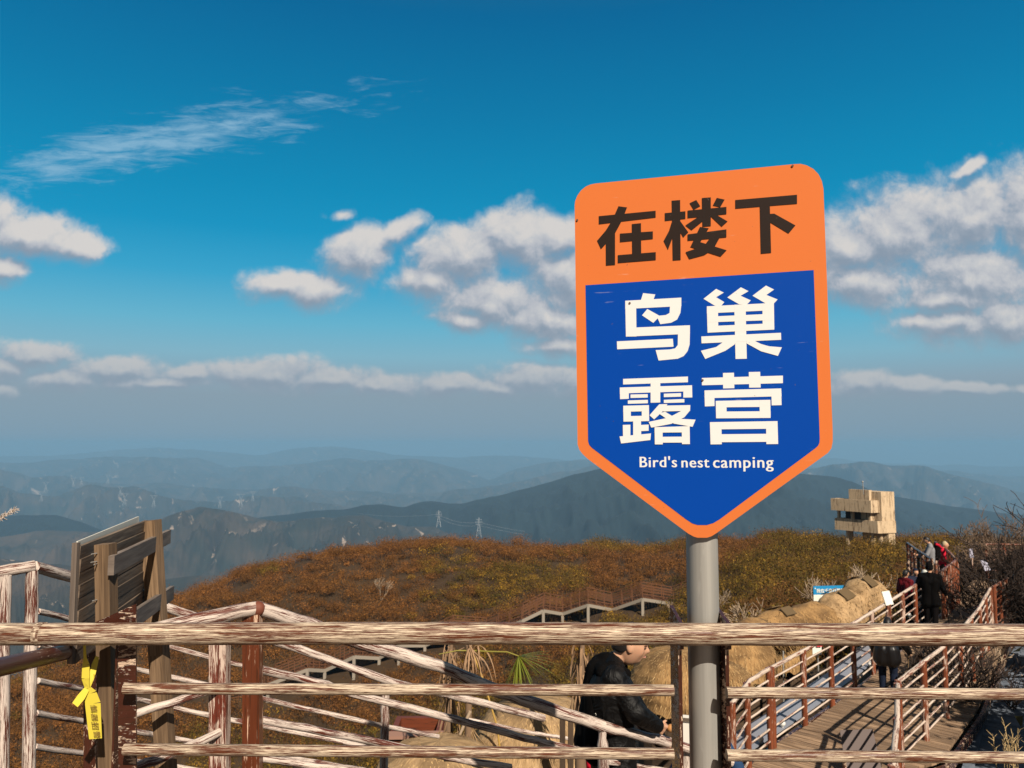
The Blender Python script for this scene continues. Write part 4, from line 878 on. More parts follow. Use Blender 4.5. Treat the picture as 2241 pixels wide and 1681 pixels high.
b = MB(); b.box(1.1, 2.6, 6.4, 7.9, fl - .06, fl); tag(b.build('camp_deck', M_deck), kind='structure')
c_ = P(1299, 1668, 6.4)
rb = fused('red_bag', [(c_ + Vector((-.02, 0, .03)), c_ + Vector((.02, 0, -.25)), .045, .07), (c_ + Vector((.03, .1, .0)), c_ + Vector((.02, .1, -.25)), .04, .07)], .01, mat('red_fabric', (.55, .012, .03), .7), None)
b = MB(); b.tube([c_ + Vector((-.05, 0, .06)), c_ + Vector((0, .04, .10)), c_ + Vector((.05, .1, .04))], .006, 8); b.build('strap', M_darkcloth, rb)
tag(rb, 'bright red bag low behind the post beside the person in profile', 'bag')

# ------------------------------------------------------------------ boardwalk on the right with its red railings
DZ = -3.1
def walk_board(outline, u_dir, wd, z, name, mt, th=.05, gap=.020, kind='structure'):
    """planks laid across a polygon outline (x, y); boards run along u_dir"""
    ud = Vector((u_dir[0], u_dir[1])).normalized(); vd = Vector((-ud.y, ud.x)); pts = [Vector((p[0], p[1])) for p in outline]
    vs_ = [p.dot(vd) for p in pts]; b = MB(); v = min(vs_)
    while v < max(vs_):
        def span(c):
            xs_ = []
            for i in range(len(pts)):
                a_, e_ = pts[i], pts[(i + 1) % len(pts)]; va, ve = a_.dot(vd), e_.dot(vd)
                if (va - c) * (ve - c) < 0: t_ = (c - va) / (ve - va); xs_.append((a_.lerp(e_, t_)).dot(ud))
            return (min(xs_), max(xs_)) if len(xs_) >= 2 else None
        s0, s1 = span(v + .004), span(v + wd - gap)
        if s0 and s1:
            j = random.uniform(-.004, .004); q = [ud * s0[0] + vd * v, ud * s0[1] + vd * v, ud * s1[1] + vd * (v + wd - gap), ud * s1[0] + vd * (v + wd - gap)]
            u_o = random.random() * 30; o = len(b.v)
            b.prism([(p.x, p.y, z - th + j) for p in q], (0, 0, th))
            n_ = sum(len(f) for f in b.f[-6:]); 
            for k in range(len(b.uv) - n_, len(b.uv)): b.uv[k] = (b.uv[k][0] + u_o, b.uv[k][1] + u_o * .37)
        v += wd
    return tag(b.build(name, mt), kind=kind)
along = Vector((.65, .76)).normalized(); across = Vector((along.y, -along.x))
walk_board([(2.3, 9.3), (3.66, 12.12), (4.2, 12.8), (5.24, 13.85), (7.28, 16.2), (10.98, 20.7), (14.4, 25.2), (16.4, 27.8), (20.4, 27.6), (19.0, 25.6), (14.9, 22.3), (12.3, 19.6), (8.55, 14.55), (6.6, 12.25), (5.9, 11.85), (4.7, 9.3), (3.2, 7.6)], across, .145, DZ, 'boardwalk', M_deck)
# frame beams along the deck edges
b = MB(); L1 = [(2.3, 9.3), (3.66, 12.12), (4.2, 12.8), (7.28, 16.2), (10.98, 20.7), (14.4, 25.2)]
for a_, c_ in zip(L1[:-1], L1[1:]): b.beam((a_[0] - .05, a_[1] + .05, DZ - .14), (c_[0] - .05, c_[1] + .05, DZ - .14), .06, .16)
L2 = [(4.7, 9.3), (5.9, 11.85), (6.6, 12.25), (8.55, 14.55), (12.3, 19.6), (14.9, 22.3)]
for a_, c_ in zip(L2[:-1], L2[1:]): b.beam((a_[0] + .06, a_[1] - .05, DZ - .14), (c_[0] + .06, c_[1] - .05, DZ - .14), .06, .16)
tag(b.build('boardwalk_beam', M_brown), kind='structure')
# pale sheet metal strip outside the left rail
b = MB(); S0_ = [(2.95, 11.6), (3.5, 12.5), (4.95, 14.1), (7.0, 16.5), (10.6, 20.9)]
for a_, c_ in zip(S0_[:-1], S0_[1:]):
    a_ = Vector((*a_, DZ - .02)); c_ = Vector((*c_, DZ - .02)); t_ = (c_ - a_).normalized(); n_ = Vector((-t_.y, t_.x, 0)); b.prism([a_ - n_ * .12, c_ - n_ * .12, c_ + n_ * .42, a_ + n_ * .42], (0, 0, -.02))
tag(b.build('edge_strip', mat('grey_sheet', (.26, .27, .31), .5, .2)), kind='structure')
def railing(label, base, z0=DZ, h=1.24, nr=6, post_step=1.35, pr=.05, rr_=.016, tr=.034, z1=None, group='red railings along the boardwalk', mt=None, rm=None):
    base = [Vector((*p, 0)) for p in base]; L = [0]
    for a_, c_ in zip(base[:-1], base[1:]): L.append(L[-1] + (c_ - a_).length)
    z1 = z0 if z1 is None else z1
    def at(l):
        l = min(max(l, 0), L[-1]); i = max(k for k in range(len(L)) if L[k] <= l + 1e-9); i = min(i, len(base) - 2)
        p = base[i].lerp(base[i + 1], (l - L[i]) / (L[i + 1] - L[i])); p.z = z0 + (z1 - z0) * l / L[-1]; return p
    root = empty('boardwalk_railing', at(0), label, 'railing', group)
    up_ = Vector((0, 0, 1))
    b = MB(); b.tube(dens([at(l) + up_ * h for l in L], 5), tr, 12); b.build('top_rail', rm or M_walkrail, root)
    for k in range(nr):
        zz = h * (.10 + .76 * k / (nr - 1)); b = MB(); b.tube(dens([at(l) + up_ * zz for l in L], 3), rr_, 8); b.build('mid_rail', rm or M_walkrail, root)
    n_ = max(1, round(L[-1] / post_step))
    for k in range(n_ + 1):
        p = at(L[-1] * k / n_); b = MB(); b.tube(dens([p - up_ * .25, p + up_ * (h + .02)], 4), [pr * random.uniform(.9, 1.15) for _ in range(5)], 10); b.build('post', mt or M_walkpost, root)
    return root
railing('left boardwalk railing passing below the pale straw nest tunnel', [(4.18, 12.72), (5.22, 13.9), (6.15, 14.95), (7.2, 16.2), (8.6, 17.9), (9.9, 19.5), (11.1, 20.95)])
railing('short boardwalk railing stub just right of the grey sign pole', [(3.05, 11.0), (3.62, 12.05), (4.12, 12.66)], post_step=1.1)
railing('right boardwalk railing with pale top pipe beside the grey plank walk', [(5.86, 12.0), (6.72, 12.95), (7.62, 13.95), (8.75, 15.3), (10.2, 17.15), (11.9, 19.5)])
railing('steep boardwalk railing with white top pipe running toward the viewer at lower right', [(4.25, 8.9), (5.1, 10.5), (5.78, 11.85)])
railing('brown railing panel behind the standing dark figure', [(11.95, 21.75), (13.5, 23.75)], post_step=.33, h=1.3, nr=7, rr_=.026, rm=M_walkpost)
railing('red railing running back beside the two hikers', [(13.55, 23.8), (14.73, 26.5), (15.3, 28.2)], post_step=.6, h=1.28, rm=M_walkpost)
railing('dark red railing on the near side of the two hikers', [(12.95, 24.1), (13.6, 26.2), (14.2, 28.0)], post_step=.7, h=1.28, rm=M_brown, mt=M_brown)
railing('red railing at the turn under the bare branches', [(12.15, 19.75), (13.5, 21.2), (14.9, 22.5)], post_step=.7, rm=M_walkpost)
railing('far red railing at the back of the boardwalk bend', [(17.0, 28.0), (18.9, 27.7), (20.6, 27.2)], post_step=.6, rm=M_walkpost)
railing('red railing at the far right edge under the dark tree', [(15.2, 22.6), (17.2, 24.2), (19.0, 25.4)], post_step=.6, rm=M_walkpost)
walk_board([(13.6, 24.0), (15.3, 28.2), (14.2, 28.2), (12.95, 24.0)], (.9, -.3), .145, DZ, 'side_boardwalk', M_deck)
# small round deck lights and plaques
M_bulb = mat('white_globe', (.62, .60, .56), .4)
for u, v in ((1664, 1617), (1904, 1453), (1990, 1346), (1712, 1583)):
    b = MB(); q = PZ(u, v, DZ + .05); b.sphere(q, .055, 14, 10); b.tube([q - Vector((0, 0, .06)), q], .025, 10)
    lb = {1664: 'white globe lamp at the foot of the second post right of the sign pole', 1904: 'white globe lamp on the deck beside the stooping hiker', 1990: 'white globe lamp by the standing dark figure', 1712: 'white globe lamp half way along the left railing foot'}[u]
    tag(b.build('globe_lamp', M_bulb), lb, 'lamp')
def plaque(u, v, Y, w_, h_, mt, lb, tilt=.5):
    c_ = P(u, v, Y); r_ = Vector((.86, .5, 0)); n_ = Vector((.5, -.86, 0)); u_ = (Vector((0, 0, 1)) * (1 - tilt) + Vector((-.5, .86, 0)) * tilt).normalized()
    b = MB(); b.prism([c_ - r_ * w_ / 2 - u_ * h_ / 2, c_ + r_ * w_ / 2 - u_ * h_ / 2, c_ + r_ * w_ / 2 + u_ * h_ / 2, c_ - r_ * w_ / 2 + u_ * h_ / 2], -n_ * .02); o = b.build('plaque', mt)
    b = MB(); b.beam(c_ - u_ * h_ / 2 + n_ * .0 - Vector((0, 0, .35)), c_ - u_ * h_ / 2 + Vector((0, 0, .01)), .03, .03); b.build('bracket', M_walkpost, o)
    tag(o, lb, 'sign')
plaque(1943, 1309, 17.6, .27, .30, mat('bright_panel', (.66, .64, .56), .5), 'blank white plaque on the left boardwalk railing', .25)
M_lilac = mat('pale_lilac_panel', (.30, .29, .36), .5)
plaque(2126, 1211, 27.0, .22, .30, M_lilac, 'small lilac plaque highest on the far red railing', .1)
plaque(2157, 1237, 26.4, .34, .36, M_lilac, 'larger lilac plaque in the middle of the far red railing', .3)
plaque(2181, 1278, 21.3, .30, .26, mat('grey_panel', (.30, .27, .24), .6), 'grey plaque on the railing corner under the branches', .4)
b = MB(); q = P(1790, 1421, 17.5); b.prism([q + Vector((-.12, 0, -.14)), q + Vector((.12, .1, -.14)), q + Vector((.12, .1, .14)), q + Vector((-.12, 0, .14))], (0, .02, 0)); o = b.build('notice_card', mat('bright_panel', ()))
b = MB(); b.prism([q + Vector((-.02, -.004, .05)), q + Vector((.115, .04, .05)), q + Vector((.115, .04, .09)), q + Vector((-.02, -.004, .09))], (0, .003, 0)); b.build('red_stripe', mat('red_print', (.5, .03, .04)), o); b = MB(); b.tube([q - Vector((0, -.02, .9)), q - Vector((0, -.02, .1))], .015, 8); b.build('stake', M_galv, o)
tag(o, 'white card with a red stripe on a stake behind the left railing', 'sign')
for u, v0, v1 in ((1714, 1425, 1490), (1761, 1425, 1470)):
    b = MB(); b.tube([P(u, v0, 16.5), P(u + 1, v1 + 60, 16.5)], .017, 8); tag(b.build('thin_stake', M_galv), {1714: 'thin grey stake left of the two behind the boardwalk railing', 1761: 'thin grey stake beside the white card behind the railing'}[u], 'stake')
# grey planked walk in the shade at lower right
walk_board([(5.6, 10.2), (6.7, 11.9), (8.8, 14.9), (11.2, 18.0), (13.2, 20.4), (14.6, 19.6), (11.6, 15.6), (9.1, 12.4), (7.6, 9.6)], across, .21, -3.45, 'grey_boardwalk', M_slate)
b = MB()
for a_, c_ in zip(((6.7, 11.9), (8.8, 14.9), (11.2, 18.0)), ((8.8, 14.9), (11.2, 18.0), (13.2, 20.4))): b.beam((*a_, -3.44), (*c_, -3.44), .16, .05)
tag(b.build('grey_edge_board', M_slate), kind='structure')
b = MB(); q = PZ(1870, 1655, DZ + .2); b.prism([q + Vector(p_) for p_ in ((-.25, -.3, -.2), (.3, -.25, -.2), (.42, .3, .25), (-.1, .25, .25))], (0, 0, .035)); o = b.build('cover_board', mat('grey_brown_sheet', (.10, .075, .068), .7)); tag(o, 'grey brown board leaning at the foot of the steep railing', 'board')
b = MB(); b.beam(q + Vector((-.3, -.35, -.2)), q + Vector((-.3, -.35, .1)), .04, .04); b.build('strut', M_brown, o)
b = MB(); q = PZ(2030, 1433, DZ + .12); b.beam(q - Vector((.25, .3, 0)), q + Vector((.3, .36, 0)), .32, .12); o = b.build('wooden_step', M_deck); tag(o, 'loose wooden step lying on the deck behind the stooping hiker', 'step'); b = MB(); b.beam(q - Vector((.22, .27, .1)), q - Vector((.14, .17, .1)), .3, .08); b.build('foot', M_deck, o)

# hikers on the boardwalk
M_red = mat('red_cloth', (.42, .012, .03), .8); M_maroon = mat('maroon_cloth', (.10, .008, .012), .85); M_grey = mat('grey_cloth', (.20, .20, .21), .85)
stand = dict(er=(.27, -.02, 1.12), wr=(.33, .10, .98), el=(-.27, .06, 1.14), wl=(-.24, .26, 1.20), kl=(-.08, .05, .5), kr=(.08, -.02, .5), al=(-.08, .08, .085), ar=(.08, -.06, .085))
q = PZ(2040, 1392, DZ)
root, J, _ = person('person all in black standing on the boardwalk, back turned, with a trekking pole', q, R(-25), stand, None, None, None, .16, 1.0, .012, 0, 0, 0, M_darkcloth, 1.06)
def pole_(J, tip, lb, mt):
    b = MB(); b.tube([J['wr'] + Vector((0, 0, .08)), J['wr'] - Vector((0, 0, .06))], .016, 8); o = b.build('trekking_pole', M_darkcloth); b = MB(); b.tube([J['wr'], tip], .008, 8); b.build('shaft', mt, o); tag(o, lb, 'trekking pole')
pole_(J, PZ(2079, 1388, DZ), 'dark trekking pole in the right hand of the standing black figure', M_darkcloth)
stoop = dict(head=(0, .34, 1.33), neck=(0, .20, 1.27), chest=(0, .13, 1.15), waist=(0, .02, 1.0), pelvis=(0, -.06, .90), sl=(-.2, .18, 1.26), sr=(.2, .18, 1.26), el=(-.28, .14, .98), er=(.30, .16, .98), wl=(-.24, .26, .78), wr=(.36, .30, .84), hl=(-.095, -.06, .88), hr=(.095, -.06, .88), kl=(-.1, .08, .48), kr=(.1, .02, .48), al=(-.1, .06, .085), ar=(.1, -.06, .085))
q = PZ(1945, 1528, DZ)
root, J, _ = person('person in a black padded coat stooping as they walk up the boardwalk', q, R(-30), stoop, mat('glossy_black_coat', (.006, .005, .005), .35), mat('dark_jeans', (.010, .014, .028), .85), None, .14, 1.25, .012, R(35), 0, .1)
pole_(J, PZ(1984, 1512, DZ), 'pale trekking pole held by the stooping hiker', M_straw)
walkp = dict(el=(-.26, .12, 1.13), er=(.26, .12, 1.13), wl=(-.22, .34, 1.10), wr=(.22, .34, 1.10), kl=(-.1, .14, .52), kr=(.1, -.04, .5), al=(-.1, .12, .085), ar=(.1, -.14, .085), head=(0, .09, 1.58))
q = P(2035, 1183, 25.6); zf = q.z - 1.58
root, J, _ = person('hiker with black hair in a grey top and dark vest beside the climbing railing', Vector((q.x, q.y, zf)), R(65), walkp, M_grey, None, None, .0, 1.0, .012, R(18))
c_ = J['chest']; rp = fused('red_backpack', [(c_ + Vector((.22, -.02, .12)), c_ + Vector((.18, -.02, -.22)), .11, .13)], .012, M_darkcloth, None); b = MB(); b.tube([c_ + Vector((.12, -.12, .20)), c_ + Vector((.20, -.14, .17)), c_ + Vector((.34, -.06, .06))], .04, 10); b.build('flap', M_red, rp); tag(rp, 'dark backpack with a red top on the climbing hiker', 'backpack')
q = P(2062, 1192, 26.6)
person('pale haired hiker in red behind the one with the red topped backpack', Vector((q.x, q.y, q.z - 1.58)), R(-120), walkp, M_red, None, mat('fair_hair', (.42, .33, .20)), .0, 1.0, .012)
q = P(1981, 1256, 23.5); person('black haired person in maroon beyond the left boardwalk railing', Vector((q.x, q.y, q.z - 1.6)), R(-70), {}, M_maroon, None, None, 0, 1.05, .013)
q = P(2003, 1252, 24.2); person('person in dark blue with a raised hood beyond the left boardwalk railing', Vector((q.x, q.y, q.z - 1.6)), R(170), {}, mat('dark_blue_cloth', (.015, .018, .035)), None, mat('dark_blue_cloth', ()), 0, 1.1, .013, 0, 0, .2)
q = P(2022, 1256, 22.6); person('person in a pale cap partly behind the standing black figure', Vector((q.x, q.y, q.z - 1.6)), R(190), {}, M_darkcloth, None, mat('pale_cap_cloth', (.5, .5, .46)), 0, 1.0, .013)

# ------------------------------------------------------------------ straw nests of the camp
def nest(label, c_, r_, h_, mt, eave=.16, seed=0, zb=-4.8, sx_=1.0, rot=0.0):
    """a thatched dome: layered straw roof with a ragged eave over a dark wall"""
    root = empty('straw_nest', (c_.x, c_.y, zb), label, 'straw hut', 'straw nest huts of the camp')
    rs = random.Random(seed); v = []; f = []; uv = []; n, rg = 64, 22; Rm = Matrix.Rotation(rot, 3, 'Z')
    ph = [rs.random() * 6 for _ in range(6)]
    for i in range(rg + 1):
        t_ = i / rg; a = t_ * math.pi * .53
        step = .035 * (1 - ((t_ * 7) % 1.0))                      # thatch courses
        for k in range(n):
            b_ = 2 * math.pi * k / n; wob = 1 + .03 * math.sin(3 * b_ + ph[0]) + .02 * math.sin(7 * b_ + ph[1] + 5 * t_) + rs.uniform(-.008, .008)
            rad = r_ * (math.sin(a) ** .85) * wob + step * (1 if i else 0); z = h_ * math.cos(a) + .04 * math.sin(5 * b_ + ph[2]) * t_
            if i == rg: z -= rs.uniform(.0, .09)
            p = Rm @ Vector((rad * math.cos(b_) * sx_, rad * math.sin(b_), z)); v.append((c_.x + p.x, c_.y + p.y, c_.z + p.z))
    m = MB(); fs = []; us = []
    for i in range(rg):
        for k in range(n):
            k2 = (k + 1) % n; fs.append([i * n + k, (i + 1) * n + k, (i + 1) * n + k2, i * n + k2])
            q0, q1 = i / rg * r_ * 1.6, (i + 1) / rg * r_ * 1.6; w0 = 2 * math.pi * r_ / n * .7
            us.append([(q0, k * w0), (q1, k * w0), (q1, (k + 1) * w0), (q0, (k + 1) * w0)])
    m.add(v, fs, us, True); rf = m.build('roof', mt, root)
    V, Fq, cc = [], [], []
    for k in range(1500):                                            # loose straw ends
        i = rs.choice(range(3, rg + 1)); kk = rs.randrange(n); p = Vector(v[i * n + kk]); o_ = (p - Vector((c_.x, c_.y, c_.z))); o_.z *= .4; o_.normalize()
        d_ = (o_ * .5 + Vector((rs.uniform(-.5, .5), rs.uniform(-.5, .5), -.9))).normalized(); l_ = rs.uniform(.05, .13); s2 = d_.cross(o_).normalized() * .004
        p = p + o_ * .01; o2 = len(V); V += [p - s2, p + s2, p + d_ * l_ + o_ * .02]; Fq.append([o2, o2 + 1, o2 + 2]); cl_ = np.array((.46, .30, .14)) * rs.uniform(.6, 1.2); cc += [cl_] * 3
    sf_ = fastmesh('loose_straw', V, Fq, M_leaf, rf, np.array(cc)); sf_['kind'] = 'stuff'
    w_ = MB(); pr_ = []
    for k in range(20): b_ = 2 * math.pi * k / 20; pr_.append(Rm @ Vector((r_ * .82 * math.cos(b_) * sx_, r_ * .82 * math.sin(b_), 0)))
    w_.prism([(c_.x + p.x, c_.y + p.y, zb) for p in pr_], (0, 0, c_.z - zb + .12)); w_.build('wall', M_cane, root)
    return root
q = P(1180, 1672, 10.5); nest('largest pale straw nest, lit, below the slanting rails left of the black jacket', q, .92, .86, M_straw, seed=1)
q = P(960, 1740, 9.4); nest('straw nest cut by the bottom edge left of the two dark posts', q, .80, .62, M_straw, seed=2)
q = P(1478, 1522, 13.5); nest('straw nest directly behind the sign pole base', q, .78, .80, M_straw2, seed=3, rot=.4)
q = P(1595, 1458, 17.2); nest('straw nest right of the sign pole under the main rail', q, .98, .86, M_straw2, seed=4)
q = P(1585, 1500, 14.8); nest('small straw nest low against the sign pole', q, .50, .42, M_straw2, seed=6)
q = P(1688, 1440, 20.0); nest('farthest straw nest at the left end of the tunnel', q, 1.0, .62, M_straw2, seed=7)
# caterpillar tunnel of straw hoops
tun = empty('straw_tunnel', P(1780, 1365, 20.5), 'long caterpillar shaped straw tunnel climbing beside the boardwalk', 'straw hut')
path_ = [P(1600, 1412, 18.0), P(1668, 1386, 18.8), P(1740, 1372, 19.6), P(1808, 1364, 20.4), P(1868, 1332, 21.0), P(1916, 1314, 21.3)]
rads = [.36, .42, .47, .54, .62, .66]
for i in range(5):
    p0, p1 = path_[i], path_[i + 1]; ax = (p1 - p0).normalized(); m = MB(); n = 36; rg = 12; v = []; fs = []; us = []; rs = random.Random(i)
    e2 = Vector((0, 0, 1)); e1 = ax.cross(e2).normalized(); e2 = e1.cross(ax)
    ph = rs.random() * 6
    for k in range(rg + 1):
        t_ = k / rg; bul = (.66 + .40 * math.sin(math.pi * t_) ** .6); c_ = p0.lerp(p1, -.05 + t_ * 1.1); rr2 = (rads[i] * (1 - t_) + rads[i + 1] * t_) * bul
        for j in range(n):
            b_ = 2 * math.pi * j / n; wv = 1 + .05 * math.sin(3 * b_ + ph + 4 * t_) + .03 * math.sin(7 * b_ - 5 * t_ + ph) + rs.uniform(-.022, .022); v.append(c_ + (e1 * math.cos(b_) + e2 * math.sin(b_) * 1.02) * rr2 * wv)
    for k in range(rg):
        for j in range(n):
            j2 = (j + 1) % n; fs.append([k * n + j, k * n + j2, (k + 1) * n + j2, (k + 1) * n + j]); w0 = .11
            us.append([(j * w0, k * .12 + i), ((j + 1) * w0, k * .12 + i), ((j + 1) * w0, (k + 1) * .12 + i), (j * w0, (k + 1) * .12 + i)])
    m.add(v, fs, us, True); seg_ = m.build('straw_segment', M_straw2 if i < 3 else M_straw, tun)
    V, Fq, cc = [], [], []
    for k in range(1100):
        kk = rs.randrange(1, rg + 1); j = rs.randrange(n); p = v[kk * n + j]; o_ = (p - p0.lerp(p1, kk / rg)).normalized(); d_ = (ax * rs.uniform(-.6, .6) + Vector((0, 0, -.5)) + e1 * rs.uniform(-.6, .6) + o_ * .35).normalized()
        l_ = rs.uniform(.06, .20); s2 = d_.cross(o_).normalized() * .007; p = p - o_ * .004; o2 = len(V); V += [p - s2, p + s2, p + d_ * l_ + o_ * .02]; Fq.append([o2, o2 + 1, o2 + 2]); cc += [np.array((.40, .25, .11)) * rs.uniform(.4, 1.2)] * 3
    sf_ = fastmesh('loose_straw', V, Fq, M_leaf, seg_, np.array(cc)); sf_['kind'] = 'stuff'
    hb = MB(); ring = [p1 + (e1 * math.cos(2 * math.pi * j / 28) + e2 * math.sin(2 * math.pi * j / 28)) * rads[i + 1] * (.76 if i < 4 else .80) for j in range(29)]
    hb.tube(ring, .028 if i < 4 else .06, 8); hb.build('hoop', M_cane if i < 4 else M_straw, seg_)
    for a0 in ((1.9, 1.0) if i in (1, 3, 4) else ()):
        qd = [v[(5 + kk) * n + int(a0 / 6.283 * n) + jj] for kk, jj in ((0, 0), (0, 3), (3, 3), (3, 0))]; nrm = (qd[0] + qd[2]) / 2 - p0.lerp(p1, .5); nrm.normalize(); pt = MB(); pt.prism([x + nrm * .06 for x in qd], nrm * .02); pt.build('dark_patch', mat('brown_patch', (.10, .065, .03), .9), seg_)   # darker brown patches on the straw
for i in range(4):
    c_ = path_[i + 1]; g_z = gz1(c_.x, c_.y); b = MB(); b.tube([c_ - Vector((0, 0, .3)), Vector((c_.x, c_.y, min(g_z, c_.z - .5) - .2))], .06, 8); b.build('support_post', M_cane, tun)
# blue information board behind the tunnel
ib = empty('information_board', P(1822, 1330, 25), 'blue and white board with Chinese lettering behind the straw tunnel', 'sign')
o_ = P(1780, 1283, 25); r_ = Vector((1, .12, 0)).normalized(); W_ = 1.55
b = MB(); b.prism([o_, o_ + r_ * W_, o_ + r_ * W_ - Vector((0, 0, .27)), o_ - Vector((0, 0, .27))], (0, .03, 0)); b.build('blue_band', mat('azure_board', (.01, .20, .42), .5), ib)
b = MB(); b.prism([o_ - Vector((0, 0, .27)), o_ + r_ * W_ - Vector((0, 0, .27)), o_ + r_ * W_ - Vector((0, 0, .95)), o_ - Vector((0, 0, .95))], (0, .03, 0)); b.build('white_band', mat('bright_panel', ()), ib)
lettering('我在千亩杜鹃花海等你', o_ + r_ * .10 + Vector((0, -.012, -.20)), r_, Vector((0, 0, 1)), 1.35, mat('bright_panel', ()), 'lettering', ib, .02)
b = MB(); q = o_ + r_ * .06 + Vector((0, -.006, -.07)); b.tube([q, q - Vector((0, .006, 0))], .022, 10); b.build('dot', mat('bright_panel', ()), ib)
for t_ in (.1, 1.45):
    b = MB(); q = o_ + r_ * t_ + Vector((0, .05, 0)); b.tube([q, q - Vector((0, 0, 2.6))], .03, 8); b.build('leg', M_galv, ib)
# red brown cabin corner among the nests
cb_ = empty('wooden_cabin', P(880, 1690, 12.5), 'red brown wooden cabin wall with a dark opening among the nests', 'cabin')
q = P(848, 1616, 12.5); b = MB()
b.box(q.x, q.x + .28, q.y, q.y + .1, q.z - 1.2, q.z); b.box(q.x + .50, q.x + .82, q.y, q.y + .1, q.z - 1.2, q.z + .01); b.box(q.x + .28, q.x + .50, q.y + .02, q.y + .1, q.z - .07, q.z); b.box(q.x, q.x + .09, q.y + .1, q.y + 1.0, q.z - 1.2, q.z); b.box(q.x + .73, q.x + .82, q.y + .1, q.y + 1.0, q.z - 1.2, q.z); b.box(q.x + .09, q.x + .73, q.y + .9, q.y + 1.0, q.z - 1.2, q.z)
b.build('wall', weathered('cabin_paint', 1.5, (.11, .026, .010), (.5, .36, .25), 3, 40, .8, .7), cb_)
b = MB(); b.prism([(q.x - .05, q.y - .06, q.z), (q.x + .87, q.y - .06, q.z + .012), (q.x + .87, q.y + .16, q.z + .012), (q.x - .05, q.y + .16, q.z)], (0, 0, .05)); b.build('roof', mat('pink_capping', (.26, .14, .10), .8), cb_)

# ------------------------------------------------------------------ concrete watch tower on the hill
TY = 90.0
tw = empty('watch_tower', P(1868, 1185, TY), 'stained concrete watch tower with open balcony floors on the hill', 'tower')
t8 = lambda x, y: P(1800 + x * 180 / 1866, 1040 + y * 160 / 1659, TY)
E1 = Vector((.965, .26, 0)); E2 = Vector((-.60, .80, 0))              # along the right face, along the left face
def tz(y): return t8(1000, y).z
def slab(poly2, z0, z1, name, o=None):
    """poly2 in (a, b) tower axes from the near corner"""
    b = MB(); b.prism([Vector((O_.x, O_.y, z0)) + E1 * a + E2 * c for a, c in poly2], (0, 0, z1 - z0)); return b.build(name, M_conc, o or tw)
O_ = t8(1255, 1300)
k_ = 180 / 1866 * TY / F                                              # metres per crop pixel
wR = (1625 - 1125) * .96 * k_ / E1.x; wL = 5.3
def ring(a0, a1, b0, b1, z0, z1, th, name):
    b = MB(); f_ = lambda a, c: Vector((O_.x, O_.y, 0)) + E1 * a + E2 * c
    for q in (((a0, b0), (a1, b0), (a1, b0 + th), (a0, b0 + th)), ((a0, b0 + th), (a0 + th, b0 + th), (a0 + th, b1 - th), (a0, b1 - th)), ((a0, b1 - th), (a1, b1 - th), (a1, b1), (a0, b1)), ((a1 - th, b0 + th), (a1, b0 + th), (a1, b1 - th), (a1 - th, b1 - th))):
        b.prism([f_(*p) + Vector((0, 0, z0)) for p in q], (0, 0, z1 - z0))
    return b.build(name, M_conc, tw)
zg = tz(1640); zf1 = tz(1325); zp1 = tz(1045); zf2 = tz(860); zp2 = tz(580); zr = tz(385)
a2 = (1262 - 1125) * k_ / E1.x                                        # where the stair block begins
ring(0, wR - .02, 0, wL, zf1, zp1, .18, 'parapet')
slab([(.18, .18), (wR - .2, .18), (wR - .2, wL - .18), (.18, wL - .18)], zf1 + .03, zf1 + .22, 'floor_slab')
ring(-.42, a2, .35, wL + .05, zf2, zp2, .18, 'parapet')
slab([(-.24, .53), (a2 - .2, .53), (a2 - .2, wL - .15), (-.24, wL - .15)], zf2 + .03, zf2 + .22, 'floor_slab')
slab([(a2 + .01, .10), (wR, .10), (wR, 3.4), (a2 + .01, 3.4)], zp1 + .01, zr, 'stair_block')
slab([(a2 + .01 + .9, .12), (wR - .03, .12), (wR - .03, 3.3), (a2 + .9, 3.3)], zg - 2, zf1 - .01, 'stair_foot')
slab([(-.75 + 1.1, 1.2), (a2 - .02, 1.2), (a2 - .02, wL - 1.6), (.35, wL - 1.6)], zp2 - .5, tz(352), 'roof_room')
slab([(1.2, 2.6), (a2 - .05, 2.6), (a2 - .05, wL - .8), (1.2, wL - .8)], zf1 + .23, zf2 + .02, 'inner_wall').data.materials[0] = mat('painted_shade_interior', (.035, .024, .015), .95)  # shade inside the open floor put into the wall colour
for a, c in ((.12, .9), (.14, 3.1), (.16, wL - .45), (a2 - .3, .95), (1.3, wL - .5)):
    slab([(a, c), (a + .24, c), (a + .24, c + .24), (a, c + .24)], zp1 - .3, zf2 + .01, 'column')
for a, c in ((.3, .8), (.3, wL - 1.4), (wR * .4, wL - 1.2), (1.1, .6)):
    slab([(a, c), (a + .26, c), (a + .26, c + .26), (a, c + .26)], zg - 2, zf1 + .01, 'column')
b = MB(); q = Vector((O_.x, O_.y, 0)) + E1 * (a2 - .2) + E2 * .9; qa = P(1800 + 930 * .0965, 1040 + 360 * .0965, TY + .8); qb = P(1800 + 910 * .0965, 1040 + 150 * .0965, TY + .8); b.tube([qa - Vector((0, 0, .4)), qb], .05, 8); b.sphere(qb, .11, 10, 6); b.build('mast', M_galv, tw)

